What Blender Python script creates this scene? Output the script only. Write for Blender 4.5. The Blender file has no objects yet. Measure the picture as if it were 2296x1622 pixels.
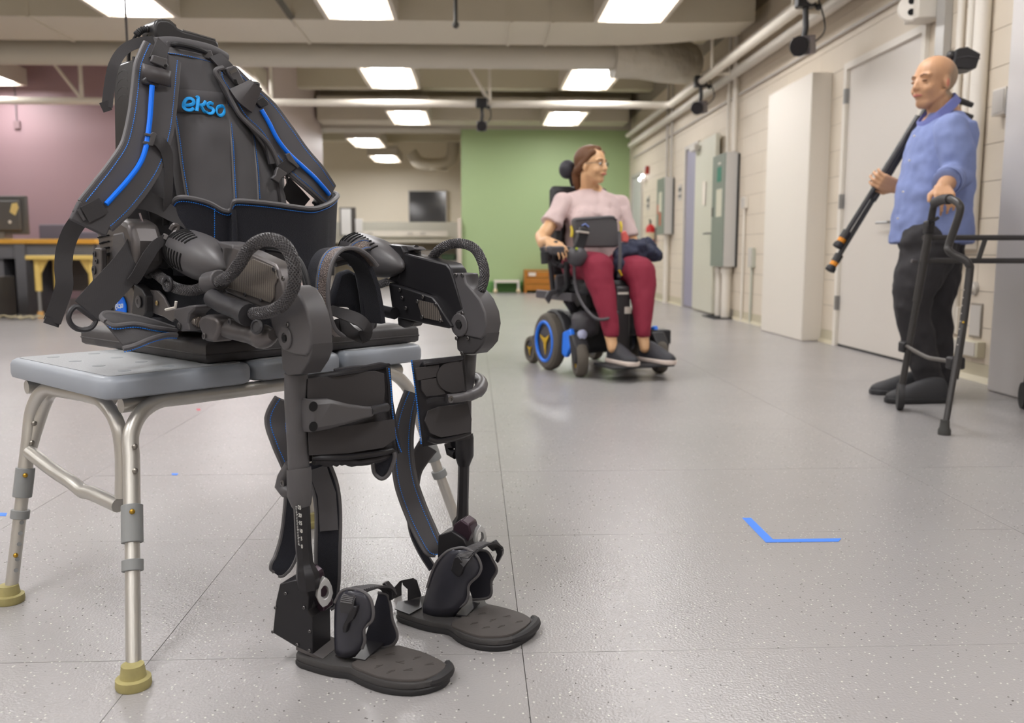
import bpy, bmesh, math, random
from mathutils import Vector as V, Matrix, Euler, noise
random.seed(7)
sc = bpy.context.scene
COL = sc.collection
PI = math.pi
# ---------------------------------------------------------------- camera
FPX = 1965.0
YAW = math.atan(83 / FPX); PITCH = math.atan(243 / FPX)
CH = 0.72
cd = bpy.data.cameras.new('camera'); cam = bpy.data.objects.new('camera', cd); COL.objects.link(cam)
cam.location = (0, 0, CH); cam.rotation_euler = (PI / 2 - PITCH, 0, -YAW)
cd.sensor_width = 36; cd.lens = 36 * FPX / 2296; cd.clip_start = .05; cd.clip_end = 80
cd.dof.use_dof = True; cd.dof.focus_distance = 1.72; cd.dof.aperture_fstop = 4.2
sc.camera = cam
RC = Euler(cam.rotation_euler).to_matrix(); CP = V((0, 0, CH))
# ---------------------------------------------------------------- world, exposure
wd = bpy.data.worlds.new('world'); sc.world = wd; wd.use_nodes = True
wd.node_tree.nodes['Background'].inputs[0].default_value = (1, .97, .92, 1)
wd.node_tree.nodes['Background'].inputs[1].default_value = .4
sc.view_settings.view_transform = 'Standard'; sc.view_settings.look = 'None'
sc.view_settings.gamma = 1; sc.view_settings.exposure = 0.47
LAMP = 17.0
sc.cycles.use_denoising = True
sc.cycles.max_bounces = 10; sc.cycles.diffuse_bounces = 6; sc.cycles.glossy_bounces = 4
sc.cycles.caustics_reflective = False; sc.cycles.caustics_refractive = False
sc.cycles.sample_clamp_indirect = 6

# ---------------------------------------------------------------- sight helpers: a point on a real plane of the room
def ray(px, py):
    return RC @ V(((px - 1148) / FPX, -(py - 811) / FPX, -1))
def wY(px, py, Y):
    r = ray(px, py); return CP + r * (Y / r.y)
def wZ(px, py, Z):
    r = ray(px, py); return CP + r * ((Z - CH) / r.z)
def wX(px, py, X):
    r = ray(px, py); return CP + r * (X / r.x)
def wN(px, py, n, q):
    r = ray(px, py); return CP + r * ((q - CP).dot(n) / r.dot(n))

# ---------------------------------------------------------------- materials
def lin(c):
    c /= 255.0
    return c / 12.92 if c <= .04045 else ((c + .055) / 1.055) ** 2.4
MATS = {}
def mat(name, rgb, rough=.6, metal=0., bump=None, var=None, emit=None, coat=0., wave=None, spec=None, trans=0., sheen=0.):
    if name in MATS: return MATS[name]
    m = bpy.data.materials.new(name); m.use_nodes = True; nt = m.node_tree; N = nt.nodes; L = nt.links
    b = N['Principled BSDF']
    col = (lin(rgb[0]), lin(rgb[1]), lin(rgb[2]), 1)
    b.inputs['Base Color'].default_value = col; b.inputs['Roughness'].default_value = rough; b.inputs['Metallic'].default_value = metal
    b.inputs['Coat Weight'].default_value = coat; b.inputs['Transmission Weight'].default_value = trans
    b.inputs['Sheen Weight'].default_value = sheen
    if spec is not None: b.inputs['Specular IOR Level'].default_value = spec
    if emit: b.inputs['Emission Color'].default_value = (lin(emit[0]), lin(emit[1]), lin(emit[2]), 1); b.inputs['Emission Strength'].default_value = emit[3]
    tc = N.new('ShaderNodeTexCoord')
    if var:       # (scale, amount)
        n = N.new('ShaderNodeTexNoise'); n.inputs['Scale'].default_value = var[0]; n.inputs['Detail'].default_value = 4
        L.new(tc.outputs['Object'], n.inputs['Vector'])
        mr = N.new('ShaderNodeMapRange'); mr.inputs['To Min'].default_value = 1 - var[1]; mr.inputs['To Max'].default_value = 1 + var[1]
        mr.inputs['From Min'].default_value = .25; mr.inputs['From Max'].default_value = .75
        L.new(n.outputs['Fac'], mr.inputs['Value'])
        mx = N.new('ShaderNodeVectorMath'); mx.operation = 'SCALE'; mx.inputs[0].default_value = col[:3]
        L.new(mr.outputs[0], mx.inputs['Scale']); L.new(mx.outputs[0], b.inputs['Base Color'])
    h = None
    if bump:      # (scale, strength, distance)
        n = N.new('ShaderNodeTexNoise'); n.inputs['Scale'].default_value = bump[0]; n.inputs['Detail'].default_value = 3
        L.new(tc.outputs['Object'], n.inputs['Vector']); h = n.outputs['Fac']
    if wave:      # (scale, strength, distance) woven or ribbed
        c = N.new('ShaderNodeTexVoronoi' if wave[3:] else 'ShaderNodeTexWave')
        c.inputs['Scale'].default_value = wave[0]
        L.new(tc.outputs['Object'], c.inputs['Vector']); h = c.outputs[0]; bump = wave
    if h is not None:
        bp = N.new('ShaderNodeBump'); bp.inputs['Strength'].default_value = bump[1]; bp.inputs['Distance'].default_value = bump[2]
        L.new(h, bp.inputs['Height']); L.new(bp.outputs[0], b.inputs['Normal'])
    MATS[name] = m
    return m

# ---------------------------------------------------------------- mesh builder
def frame_of(t, hint=V((0, 0, 1))):
    t = t.normalized()
    if abs(t.dot(hint)) > .98: hint = V((1, 0, 0))
    a = t.cross(hint).normalized(); return a, a.cross(t).normalized()
def spline(pts, n=6, closed=False):
    """catmull-rom through points (vectors of any size)"""
    pts = [V(p) for p in pts]; out = []; m = len(pts)
    rng = range(m if closed else m - 1)
    for i in rng:
        if closed: a, b, c, d = pts[i - 1], pts[i], pts[(i + 1) % m], pts[(i + 2) % m]
        else: a, b, c, d = pts[max(i - 1, 0)], pts[i], pts[i + 1], pts[min(i + 2, m - 1)]
        for k in range(n):
            t = k / n
            out.append(.5 * ((2 * b) + (c - a) * t + (2 * a - 5 * b + 4 * c - d) * t * t + (3 * b - a - 3 * c + d) * t ** 3))
    if not closed: out.append(pts[-1].copy())
    return out
def resample(pts, step):
    out = [pts[0].copy()]; acc = 0; last = pts[0]
    for p in pts[1:]:
        d = (p - last).length
        while d > 0 and acc + d >= step:
            u = (step - acc) / d; last = last.lerp(p, u); out.append(last.copy()); d = (p - last).length; acc = 0
        acc += d; last = p
    return out
class MB:
    def __init__(s): s.v = []; s.f = []; s.sm = []
    def add(s, vs, fs, sm=True):
        o = len(s.v); s.v += [V(x) for x in vs]; s.f += [tuple(o + i for i in f) for f in fs]; return s
    def box(s, c, size, R=None):
        c = V(c); h = [x / 2 for x in size]; R = R or Matrix.Identity(3)
        vs = [c + R @ V((x * h[0], y * h[1], z * h[2])) for x in (-1, 1) for y in (-1, 1) for z in (-1, 1)]
        return s.add(vs, [(0, 1, 3, 2), (4, 6, 7, 5), (0, 4, 5, 1), (2, 3, 7, 6), (0, 2, 6, 4), (1, 5, 7, 3)])
    def bb(s, x0, x1, y0, y1, z0, z1):
        return s.box(((x0 + x1) / 2, (y0 + y1) / 2, (z0 + z1) / 2), (abs(x1 - x0), abs(y1 - y0), abs(z1 - z0)))
    def prism(s, pts, vec):
        pts = [V(p) for p in pts]; n = len(pts); vec = V(vec)
        vs = pts + [p + vec for p in pts]
        return s.add(vs, [tuple(range(n))[::-1], tuple(range(n, 2 * n))] + [(i, (i + 1) % n, n + (i + 1) % n, n + i) for i in range(n)])
    def loft(s, loops, cap=True, closed=False):
        n = len(loops[0]); vs = [p for l in loops for p in l]; fs = []
        m = len(loops)
        for i in range(m if closed else m - 1):
            for j in range(n):
                a = i * n + j; b = i * n + (j + 1) % n; c = ((i + 1) % m) * n + (j + 1) % n; d = ((i + 1) % m) * n + j
                fs.append((a, b, c, d))
        if cap and not closed: fs += [tuple(range(n))[::-1], tuple((m - 1) * n + j for j in range(n))]
        return s.add(vs, fs)
    def tube(s, pts, r, seg=12, closed=False, hint=V((0, 0, 1)), flat=1., caps=True):
        pts = [V(p) for p in pts]; n = len(pts); loops = []; a = None
        for i, p in enumerate(pts):
            t = (pts[(i + 1) % n] - pts[i - 1]) if closed else (pts[min(i + 1, n - 1)] - pts[max(i - 1, 0)])
            t = t.normalized() if t.length > 0 else V((0, 0, 1))
            if a is None: a, b = frame_of(t, hint)
            else:
                a = (a - t * a.dot(t)); a = a.normalized() if a.length > 1e-6 else frame_of(t)[0]; b = a.cross(t).normalized()
            rr = r[i] if isinstance(r, (list, tuple)) else r
            loops.append([p + (a * math.cos(2 * PI * k / seg) + b * flat * math.sin(2 * PI * k / seg)) * rr for k in range(seg)])
        return s.loft(loops, caps, closed)
    def ball(s, c, r, R=None, n=12, m=8):
        c = V(c); r = (r, r, r) if not hasattr(r, '__len__') else r; R = R or Matrix.Identity(3)
        vs = [c + R @ V((0, 0, r[2]))]; fs = []
        for i in range(1, m):
            th = PI * i / m
            for k in range(n):
                ph = 2 * PI * k / n; vs.append(c + R @ V((r[0] * math.sin(th) * math.cos(ph), r[1] * math.sin(th) * math.sin(ph), r[2] * math.cos(th))))
        vs.append(c - R @ V((0, 0, r[2])))
        for k in range(n):
            fs.append((0, 1 + k, 1 + (k + 1) % n)); fs.append((len(vs) - 1, 1 + (m - 2) * n + (k + 1) % n, 1 + (m - 2) * n + k))
        for i in range(m - 2):
            for k in range(n): fs.append((1 + i * n + k, 1 + (i + 1) * n + k, 1 + (i + 1) * n + (k + 1) % n, 1 + i * n + (k + 1) % n))
        return s.add(vs, fs)
    def lathe(s, prof, c, axis=V((0, 0, 1)), seg=20, cap=True):
        c = V(c); axis = V(axis).normalized(); a, b = frame_of(axis)
        return s.loft([[c + axis * h + (a * math.cos(2 * PI * k / seg) + b * math.sin(2 * PI * k / seg)) * max(r, 1e-4) for k in range(seg)] for r, h in prof], cap)
    def ribbon(s, pts, w, t, face, closed=False):
        """face: the outward normal (one vector or one per point)"""
        loops = []; n = len(pts)
        for i, p in enumerate(pts):
            tg = (pts[(i + 1) % n] - pts[i - 1]) if closed else (pts[min(i + 1, n - 1)] - pts[max(i - 1, 0)])
            tg.normalize(); f = face[i] if isinstance(face, list) else face
            sd = tg.cross(f); sd = sd.normalized() if sd.length > 1e-5 else V((1, 0, 0)); nn = sd.cross(tg).normalized()
            ww = w[i] if isinstance(w, (list, tuple)) else w
            loops.append([p + sd * ww / 2 + nn * t / 2, p - sd * ww / 2 + nn * t / 2, p - sd * ww / 2 - nn * t / 2, p + sd * ww / 2 - nn * t / 2])
        return s.loft(loops, True, closed)
    def grid(s, rows):
        n = len(rows[0]); return s.add([p for r in rows for p in r], [(i * n + j, i * n + j + 1, (i + 1) * n + j + 1, (i + 1) * n + j) for i in range(len(rows) - 1) for j in range(n - 1)])
def tag(o, label=None, cat=None, group=None, kind=None):
    if label: o['label'] = label
    if cat: o['category'] = cat
    if group: o['group'] = group
    if kind: o['kind'] = kind
    return o
def thing(name, loc, label, cat, group=None):
    o = bpy.data.objects.new(name, None); COL.objects.link(o); o.location = loc; o.empty_display_size = .05
    return tag(o, label, cat, group)
def world_of(q):
    return V((0, 0, 0)) if q is None else V(q.location) + q.matrix_parent_inverse.to_translation() + world_of(q.parent)
def obj(name, mb, m, parent=None, bevel=0, bseg=2, smooth=35, sub=0, solid=0, remesh=0, lap=0, label=None):
    me = bpy.data.meshes.new(name); me.from_pydata(mb.v, [], mb.f); me.update()
    bm = bmesh.new(); bm.from_mesh(me)
    if not solid: bmesh.ops.recalc_face_normals(bm, faces=bm.faces)
    bm.to_mesh(me); bm.free()
    if smooth:
        me.polygons.foreach_set('use_smooth', [True] * len(me.polygons))
        if smooth < 180: me.set_sharp_from_angle(angle=math.radians(smooth))
    o = bpy.data.objects.new(name, me); COL.objects.link(o)
    for k in (m if isinstance(m, list) else [m]): me.materials.append(k)
    if parent is not None:
        o.parent = parent
        # parents are never rotated or scaled here: bake the offset
        o.matrix_parent_inverse = Matrix.Translation(-world_of(parent))
    if solid:
        md = o.modifiers.new('solid', 'SOLIDIFY'); md.thickness = solid; md.offset = 1
    if remesh:
        md = o.modifiers.new('remesh', 'REMESH'); md.mode = 'VOXEL'; md.voxel_size = remesh; md.use_smooth_shade = True
        if lap:
            md = o.modifiers.new('relax', 'SMOOTH'); md.factor = .5; md.iterations = lap
    if bevel:
        md = o.modifiers.new('bevel', 'BEVEL'); md.width = bevel; md.segments = bseg; md.limit_method = 'ANGLE'; md.angle_limit = math.radians(40)
        md.harden_normals = False
    if sub:
        md = o.modifiers.new('sub', 'SUBSURF'); md.levels = sub; md.render_levels = sub
    if label: o['label'] = label
    return o
def clone(o, parent, off):
    """copy of a part with its sub-parts, moved by off"""
    c = o.copy(); COL.objects.link(c); c.parent = parent; c.location = V(o.location) + V(off)
    c.matrix_parent_inverse = o.matrix_parent_inverse.copy()
    return c
def copy_thing(t, off, label=None):
    r = t.copy(); COL.objects.link(r); r.location = V(t.location) + V(off)
    if label: r['label'] = label
    for ch in list(t.children):
        c = ch.copy(); COL.objects.link(c); c.parent = r
        for g in list(ch.children):
            d = g.copy(); COL.objects.link(d); d.parent = c
    return r
def text_mesh(s, size, m, name, parent, origin, xdir, updir, thick=.0006, align='CENTER', label=None):
    cu = bpy.data.curves.new('t', 'FONT'); cu.body = s; cu.size = size; cu.extrude = thick; cu.align_x = align; cu.align_y = 'CENTER'
    to = bpy.data.objects.new('t', cu); me = bpy.data.meshes.new_from_object(to)
    x = V(xdir).normalized(); z = x.cross(V(updir)).normalized(); y = z.cross(x)
    mb = MB(); R = Matrix((x, y, z)).transposed()
    mb.add([V(origin) + R @ v.co for v in me.vertices], [tuple(p.vertices) for p in me.polygons])
    o = obj(name, mb, m, parent, smooth=0, label=label)
    bpy.data.objects.remove(to); bpy.data.curves.remove(cu); bpy.data.meshes.remove(me)
    return o
def seg_out(cx, cy, rx, ry, a0, a1, n=8):
    return [(cx + rx * math.cos(math.radians(a0 + (a1 - a0) * i / n)), cy + ry * math.sin(math.radians(a0 + (a1 - a0) * i / n))) for i in range(n + 1)]
# ================================================================ room
m_seam = mat('seam dark', (95, 92, 90), .8)
def floor_material():
    m = bpy.data.materials.new('vinyl floor'); m.use_nodes = True; nt = m.node_tree; N = nt.nodes; L = nt.links; b = N['Principled BSDF']
    g = N.new('ShaderNodeNewGeometry')
    def vor(scale, lo, hi):
        v = N.new('ShaderNodeTexVoronoi'); v.inputs['Scale'].default_value = scale; L.new(g.outputs['Position'], v.inputs['Vector'])
        r = N.new('ShaderNodeMapRange'); r.inputs['From Min'].default_value = hi; r.inputs['From Max'].default_value = lo
        L.new(v.outputs['Distance'], r.inputs['Value'])
        w = N.new('ShaderNodeSeparateColor'); L.new(v.outputs['Color'], w.inputs[0])
        c = N.new('ShaderNodeMath'); c.operation = 'GREATER_THAN'; c.inputs[1].default_value = .5; L.new(w.outputs[0], c.inputs[0])
        q = N.new('ShaderNodeMath'); q.operation = 'MULTIPLY'; L.new(r.outputs[0], q.inputs[0]); L.new(c.outputs[0], q.inputs[1])
        return q.outputs[0]
    def mix(a, col, fac):
        x = N.new('ShaderNodeMix'); x.data_type = 'RGBA'; L.new(fac, x.inputs[0]); x.inputs[7].default_value = col
        if isinstance(a, tuple): x.inputs[6].default_value = a
        else: L.new(a, x.inputs[6])
        return x.outputs[2]
    base = (lin(166), lin(163), lin(163), 1)
    n = N.new('ShaderNodeTexNoise'); n.inputs['Scale'].default_value = 1.3; n.inputs['Detail'].default_value = 5; L.new(g.outputs['Position'], n.inputs['Vector'])
    a = mix(base, (lin(152), lin(149), lin(149), 1), n.outputs['Fac'])
    a = mix(a, (lin(215), lin(212), lin(205), 1), vor(95, .10, .2))
    a = mix(a, (lin(70), lin(66), lin(64), 1), vor(70, .08, .15))
    L.new(a, b.inputs['Base Color'])
    b.inputs['Roughness'].default_value = .25; b.inputs['Specular IOR Level'].default_value = .5
    n2 = N.new('ShaderNodeTexNoise'); n2.inputs['Scale'].default_value = 210; n2.inputs['Detail'].default_value = 1; L.new(g.outputs['Position'], n2.inputs['Vector'])
    # relief of the sheet fades only by its own wear patches
    bp = N.new('ShaderNodeBump'); bp.inputs['Strength'].default_value = .55; bp.inputs['Distance'].default_value = .0016
    L.new(n2.outputs['Fac'], bp.inputs['Height']); L.new(bp.outputs[0], b.inputs['Normal'])
    return m
m_floor = floor_material()
floor = obj('floor', MB().bb(-9.5, 3.2, -5, 24, -.12, -.006), m_seam, smooth=0); tag(floor, 'grey speckled vinyl tile floor', kind='structure')
T = .665; GX = .0013
def tile_xy(mb, x0, y0): mb.bb(x0 + GX / 2, x0 + T - GX / 2, y0 + GX / 2, y0 + T - GX / 2, -.006, 0)
far = MB(); base_t = {}
for j in range(-9, 34):
    y0 = 1.51 + j * T
    for x0, w in [(.083 - k * T, T) for k in range(1, 15)] + [(.083 + k * 2 * T, 2 * T) for k in range(3)]:
        if .6 < y0 < 8 and x0 + w > -.62 * (y0 + T) and x0 < .55 * (y0 + T):
            if w not in base_t:
                base_t[w] = o = obj('tile', MB().bb(GX / 2, w - GX / 2, GX / 2, T - GX / 2, -.006, 0), m_floor, floor, smooth=0)
            else:
                o = base_t[w].copy(); COL.objects.link(o); o.parent = floor
            o.location = (x0, y0, random.uniform(-.0003, 0))
        else: far.bb(x0 + GX / 2, x0 + w - GX / 2, y0 + GX / 2, y0 + T - GX / 2, -.006, 0)
o = obj('floor_tiles', far, m_floor, floor, smooth=0); o['kind'] = 'stuff'

m_wall = mat('wall paint', (212, 201, 184), .55, bump=(60, .15, .002))
m_white = mat('white paint', (222, 216, 206), .45)
m_greyw = mat('grey white paint', (190, 185, 178), .5)
m_ceil = mat('ceiling paint', (200, 193, 170), .7)
m_duct = mat('duct paint', (206, 198, 180), .6)
m_green = mat('green paint', (158, 180, 132), .55)
m_greend = mat('green base', (96, 148, 78), .55)
m_purple = mat('mauve paint', (164, 136, 142), .5)
m_base = mat('beige vinyl base', (188, 180, 156), .5)
m_black = mat('black plastic', (34, 33, 36), .45)
m_lilac = mat('lilac door edge', (150, 147, 165), .5)
m_doorp = mat('door paint', (212, 206, 198), .35)
m_steel = mat('steel', (150, 150, 150), .35, .9)

WX = 2.85
# right wall: painted concrete blocks
wall = obj('wall_right', MB().bb(WX + .004, WX + .35, -5, 24, 0, 3.9), mat('mortar paint', (150, 142, 130), .7), smooth=0); tag(wall, kind='structure')
BL, BH, g_ = .4064, .2032, .004
blk = None; far = MB(); spots = []
for r in range(0, 15):
    for k in range(-20, 52):
        y0 = k * BL + (BL / 2 if r % 2 else 0); z0 = .1 + r * BH
        d = y0 + BL / 2
        # doors cut the blocks
        skip = False
        for (a, b_, zt) in ((5.57, 6.79, 2.15), (11.2, 11.9, 2.13), (14.95, 15.95, 2.1)):
            if y0 + BL > a and y0 < b_ and z0 < zt: skip = True
        if skip: continue
        spots.append((y0, z0))
near = sorted([s for s in spots if 3.9 < s[0] < 14], key=lambda s: s[0])[:298]
ns = set(near)
for (y0, z0) in spots:
    if (y0, z0) in ns:
        if blk is None:
            blk = obj('block', MB().bb(WX - .001, WX + .006, g_ / 2, BL - g_ / 2, g_ / 2, BH - g_ / 2), m_wall, wall, smooth=0); o = blk
        else:
            o = blk.copy(); COL.objects.link(o); o.parent = wall
        o.location = (random.uniform(0, .0008), y0, z0)
    elif y0 > 3: far.bb(WX, WX + .006, y0 + g_ / 2, y0 + BL - g_ / 2, z0 + g_ / 2, z0 + BH - g_ / 2)
o = obj('blocks', far, m_wall, wall, smooth=0); o['kind'] = 'stuff'
# half blocks and slabs that close the courses against the doors
mb = MB()
for (a, b_, zt) in ((5.57, 6.79, 2.15), (11.2, 11.9, 2.13), (14.95, 15.95, 2.1)):
    for rr_ in range(11):
        z0 = .1 + rr_ * BH; lo_, hi_ = a - BL, b_ + BL
        ys = [k * BL + (BL / 2 if rr_ % 2 else 0) for k in range(-20, 52)]
        e0 = max([y + BL for y in ys if y + BL <= a] + [0]); e1 = min([y for y in ys if y >= b_])
        if z0 < zt:
            if a - e0 > .01: mb.bb(WX - .001, WX + .006, e0 + g_ / 2, a, z0 + g_ / 2, min(z0 + BH, 3) - g_ / 2)
            if e1 - b_ > .01: mb.bb(WX - .001, WX + .006, b_, e1 - g_ / 2, z0 + g_ / 2, z0 + BH - g_ / 2)
            if z0 + BH > zt: mb.bb(WX - .001, WX + .006, a, b_, zt, z0 + BH - g_ / 2)
obj('cut_blocks', mb, m_wall, wall, smooth=0)['kind'] = 'stuff'
# baseboards
mb = MB()
for (a, b_) in ((-5, 3.4), (4.47, 5.57), (6.79, 7.08), (8.12, 9.55), (10.05, 11.2), (11.9, 14.95), (15.95, 16.3)): mb.prism([(WX - .008, a, 0), (WX - .03, a, 0), (WX - .008, a, .03), (WX - .004, a, .1), (WX + .01, a, .1), (WX + .01, a, 0)], (0, b_ - a, 0))
tag(obj('baseboard_right', mb, m_base, smooth=0), kind='structure')
# pilasters
mb = MB(); mb.bb(2.685, WX + .02, 7.08, 8.12, 0, 2.15); tag(obj('trim_1', mb, m_white, bevel=.01), 'white boxed pilaster on the right wall', kind='structure')
mb = MB(); mb.bb(2.70, WX + .02, 3.4, 4.47, 0, 3.4); tag(obj('trim_2', mb, mat('grey pilaster paint', (206, 202, 200), .45), bevel=.01), 'pale pilaster at the right edge', kind='structure')
# other walls
tag(obj('wall_back', MB().bb(-.24, 3.2, 16.3, 16.5, 0, 3.9), m_green, smooth=0), 'green painted end wall', kind='structure')
tag(obj('baseboard_back', MB().bb(-.24, 2.85, 16.28, 16.3, 0, .2), m_greend, smooth=0), 'darker green base band', kind='structure')
mb = MB(); mb.bb(-9.5, -2.75, 12.4, 12.55, 0, 3.9); tag(obj('wall_left', mb, m_purple, smooth=0), 'mauve painted wall behind the desks', kind='structure')
mb = MB(); mb.bb(-2.95, -2.75, 12.4, 16.4, 0, 3.9); tag(obj('wall_recess', mb, mat('pale mauve', (205, 190, 188), .5), smooth=0), 'pale return wall beside the recess', kind='structure')
tag(obj('baseboard_left', MB().bb(-9.4, -2.75, 12.38, 12.4, 0, .1), mat('grey base', (120, 112, 112), .5), smooth=0), kind='structure')
mb = MB(); mb.bb(-9.5, 3.2, 23, 23.2, 0, 3.9); tag(obj('wall_far', mb, mat('cream paint', (240, 231, 212), .6), smooth=0), 'cream wall at the end of the recess', kind='structure')
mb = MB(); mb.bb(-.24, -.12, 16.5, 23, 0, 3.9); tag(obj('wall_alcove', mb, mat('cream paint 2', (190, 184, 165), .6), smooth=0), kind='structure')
mb = MB(); mb.bb(-9.7, -9.5, -5, 24, 0, 3.9); tag(obj('wall_side', mb, m_wall, smooth=0), kind='structure')
mb = MB(); mb.bb(-9.7, 3.2, -5.2, -5, 0, 3.9); tag(obj('wall_front', mb, m_wall, smooth=0), kind='structure')
# ceiling and its beams
mb = MB(); mb.bb(-9.7, 3.2, -5.2, 24, 3.75, 3.9); tag(obj('ceiling', mb, m_ceil, smooth=0), 'painted ceiling slab', kind='structure')
mb = MB()
for y in (5.6, 10.9, 14.2, 18.6, 20.8): mb.bb(-9.6, 2.85, y, y + .28, 3.3, 3.76)
ob = obj('trim_3', mb, m_ceil, smooth=0); tag(ob, 'painted ceiling beams', kind='structure')
mb = MB(); mb.bb(-9.6, 2.85, 16.28, 16.9, 2.95, 3.76); tag(obj('trim_4', mb, mat('soffit paint', (186, 180, 166), .6), smooth=0), 'soffit above the green wall', kind='structure')
# rectangular duct across the room, with seams and bent right end
def duct():
    t = thing('ceiling_duct', (-2, 9.2, 3.1), 'wide boxy painted duct crossing the ceiling from side to side', 'duct')
    mb = MB(); y0, y1, z0, z1 = 8.75, 9.7, 2.93, 3.3
    xs = [-9.4, 1.2, 1.7, 2.1, 2.45, 2.7]; dy = [0, 0, .05, .15, .3, .5]
    loops = [[V((x, y0 - d * .2, z0)), V((x, y1 - d, z0)), V((x, y1 - d, z1)), V((x, y0 - d * .2, z1))] for x, d in zip(xs, dy)]
    mb.loft(loops); obj('duct_body', mb, m_duct, t, smooth=0)
    for x in (-6.6, -4.2, -1.75, .35, .75):
        mb = MB(); mb.bb(x, x + .03, y0 - .012, y1 + .012, z0 - .012, z1 + .012); obj('duct_flange', mb, m_duct, t, smooth=0)
duct()
mb = MB(); mb.tube([(-9.4, 10.05, 2.9), (1.6, 10.05, 2.9)], .15, 20)
t = thing('round_duct', (-3, 10.05, 2.9), 'long round insulated duct behind the boxy duct', 'duct'); obj('duct_body', mb, mat('wrapped duct', (196, 190, 176), .6, bump=(8, .3, .01)), t)
mb = MB(); mb.tube(spline([(1.55, 10.05, 2.9), (1.9, 10.1, 2.9), (2.2, 10.3, 2.9), (2.5, 10.6, 2.95)], 5), .24, 16)
ov = obj('duct_elbow', mb, mat('crumpled wrap', (190, 184, 170), .6, bump=(5, 1, .06)), t)
for x in (-6, -3.3, -1.2, .8): obj('duct_hanger', MB().tube([(x, 10.05 - .152, 2.9), (x, 10.05, 2.748), (x, 10.202, 2.9)], .01, 6), m_duct, t)
# flat soffit ducts further away
mb = MB(); mb.bb(-2.7, 2.7, 15.6, 16.2, 3.0, 3.4); t = thing('far_duct', (0, 15.9, 3.2), 'shallow far duct just in front of the green wall', 'duct'); obj('duct_body', mb, m_duct, t, smooth=0)
# light fixtures
m_lamp = mat('lamp diffuser', (255, 252, 246), .5, emit=(252, 251, 252, LAMP))
m_lampside = mat('lamp reflector', (250, 240, 225), .4, emit=(255, 236, 214, 1.2))
m_house = mat('lamp housing', (200, 192, 178), .5)
def lamp(x, yf, label):
    L_, W_ = 1.4, .60; z = 2.9
    t = thing('ceiling_light', (x, yf - L_ / 2, z), label, 'light', 'recessed troffer lights in rows under the ceiling')
    y0 = yf - L_; x0, x1 = x - W_ / 2, x + W_ / 2
    mb = MB()
    mb.bb(x0 - .04, x0, y0 - .03, yf + .03, z, z + .2); mb.bb(x1, x1 + .04, y0 - .03, yf + .03, z, z + .2)
    mb.bb(x0, x1, y0 - .03, y0, z, z + .2); mb.bb(x0, x1, yf, yf + .03, z, z + .2); mb.bb(x0 - .04, x1 + .04, y0 - .03, yf + .03, z + .19, z + .22)
    obj('lamp_housing', mb, m_house, t, smooth=0)
    mb = MB(); 
    mb.prism([(x0 + .001, y0, z + .002), (x0 + .10, y0, z + .04), (x0 + .001, y0, z + .06)], (0, L_, 0)); mb.prism([(x1 - .001, y0, z + .002), (x1 - .10, y0, z + .04), (x1 - .001, y0, z + .06)], (0, L_, 0))
    obj('reflector', mb, m_lampside, t, smooth=0)
    mb = MB(); n = 8
    loops = []
    for yy in (y0 + .01, yf - .01):
        loops.append([V((x0 + .1 + (W_ - .2) * k / n, yy, z + .04 - .03 * math.sin(PI * k / n))) for k in range(n + 1)] + [V((x1 - .1, yy, z + .06)), V((x0 + .1, yy, z + .06))])
    mb.loft(loops); obj('diffuser', mb, m_lamp, t)
    for xx in (x0 + .05, x1 - .05):
        for yy in (y0 + .2, yf - .2): obj('hanger', MB().tube([(xx, yy, z + .2), (xx, yy, 3.76)], .004, 5), m_house, t)
rows = {'first row near the camera': 1.6, 'second': 5.2, 'nearest row in view': 8.62, 'middle row': 12.1, 'far row': 15.4}
names = {-6.2: 'at far left', -3.08: 'left of centre', -1.05: 'in the centre', 1.48: 'near the right wall'}
for rn, yf in [('behind the camera', -1.9)] + list(rows.items()):
    for x, xn in names.items():
        if yf == 15.4 and x < -2: continue
        lamp(x, yf, 'bright white troffer light, %s, %s' % (rn if 'row' in rn or 'behind' in rn else 'overhead row', xn))
lamp(-2.14, 18.7, 'smaller looking troffer light in the recess, the nearer of two'); lamp(-2.07, 21.7, 'troffer light at the back of the recess, the farther of two')
lamp(-5.2, 18.7, 'added unseen light behind the mauve wall, brightening the recess'); lamp(-5.2, 21.7, 'farther added unseen light behind the mauve wall'); lamp(-8, 20.2, 'added unseen light in the hidden left end of the recess')  # unseen lamps added behind the mauve wall to brighten the recess
# round air diffuser
c = V((-2.2, 7.7, 2.93)); t = thing('air_diffuser', c, 'round white ringed air diffuser near the top edge above the backpack', 'air vent')
for r in (.08, .15, .22):
    mb = MB(); mb.lathe([(r - .035, .03), (r, 0), (r + .004, .006), (r - .03, .045)], c, seg=28, cap=False); obj('vent_ring', mb, m_duct, t)
mb = MB(); mb.lathe([(.1, .04), (.1, .8)], c, seg=20); obj('vent_neck', mb, m_duct, t)
# strut channels and hanging rods
mb = MB(); a = wZ(612, -20, 2.95); b_ = wZ(662, 52, 2.95); mb.tube([a, b_], .035, 4); t = thing('ceiling_track', a, 'dark edged strut channel above the backpack, by the round vent', 'track'); obj('track_channel', mb, mat('dark channel', (86, 78, 72), .5), t)
mb = MB(); p = wY(1022, 56, 7.6); mb.tube([p, V((p.x, p.y, 3.76))], .016, 8); mb.ball(p, .03)
t = thing('hanging_rod', p, 'dark vertical rod hanging between the two front lights', 'rod'); obj('rod', mb, mat('rod grey', (70, 68, 64), .5), t)
mb = MB(); p = wY(287, 132, 4.2); mb.tube([V((p.x, p.y, p.z - .2)), V((p.x, p.y, 3.76))], .006, 8)
t = thing('tether_line', p, 'thin dark cord hanging from the ceiling behind the backpack', 'cord'); obj('cord', mb, mat('cord brown', (52, 44, 40), .6), t)
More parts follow.
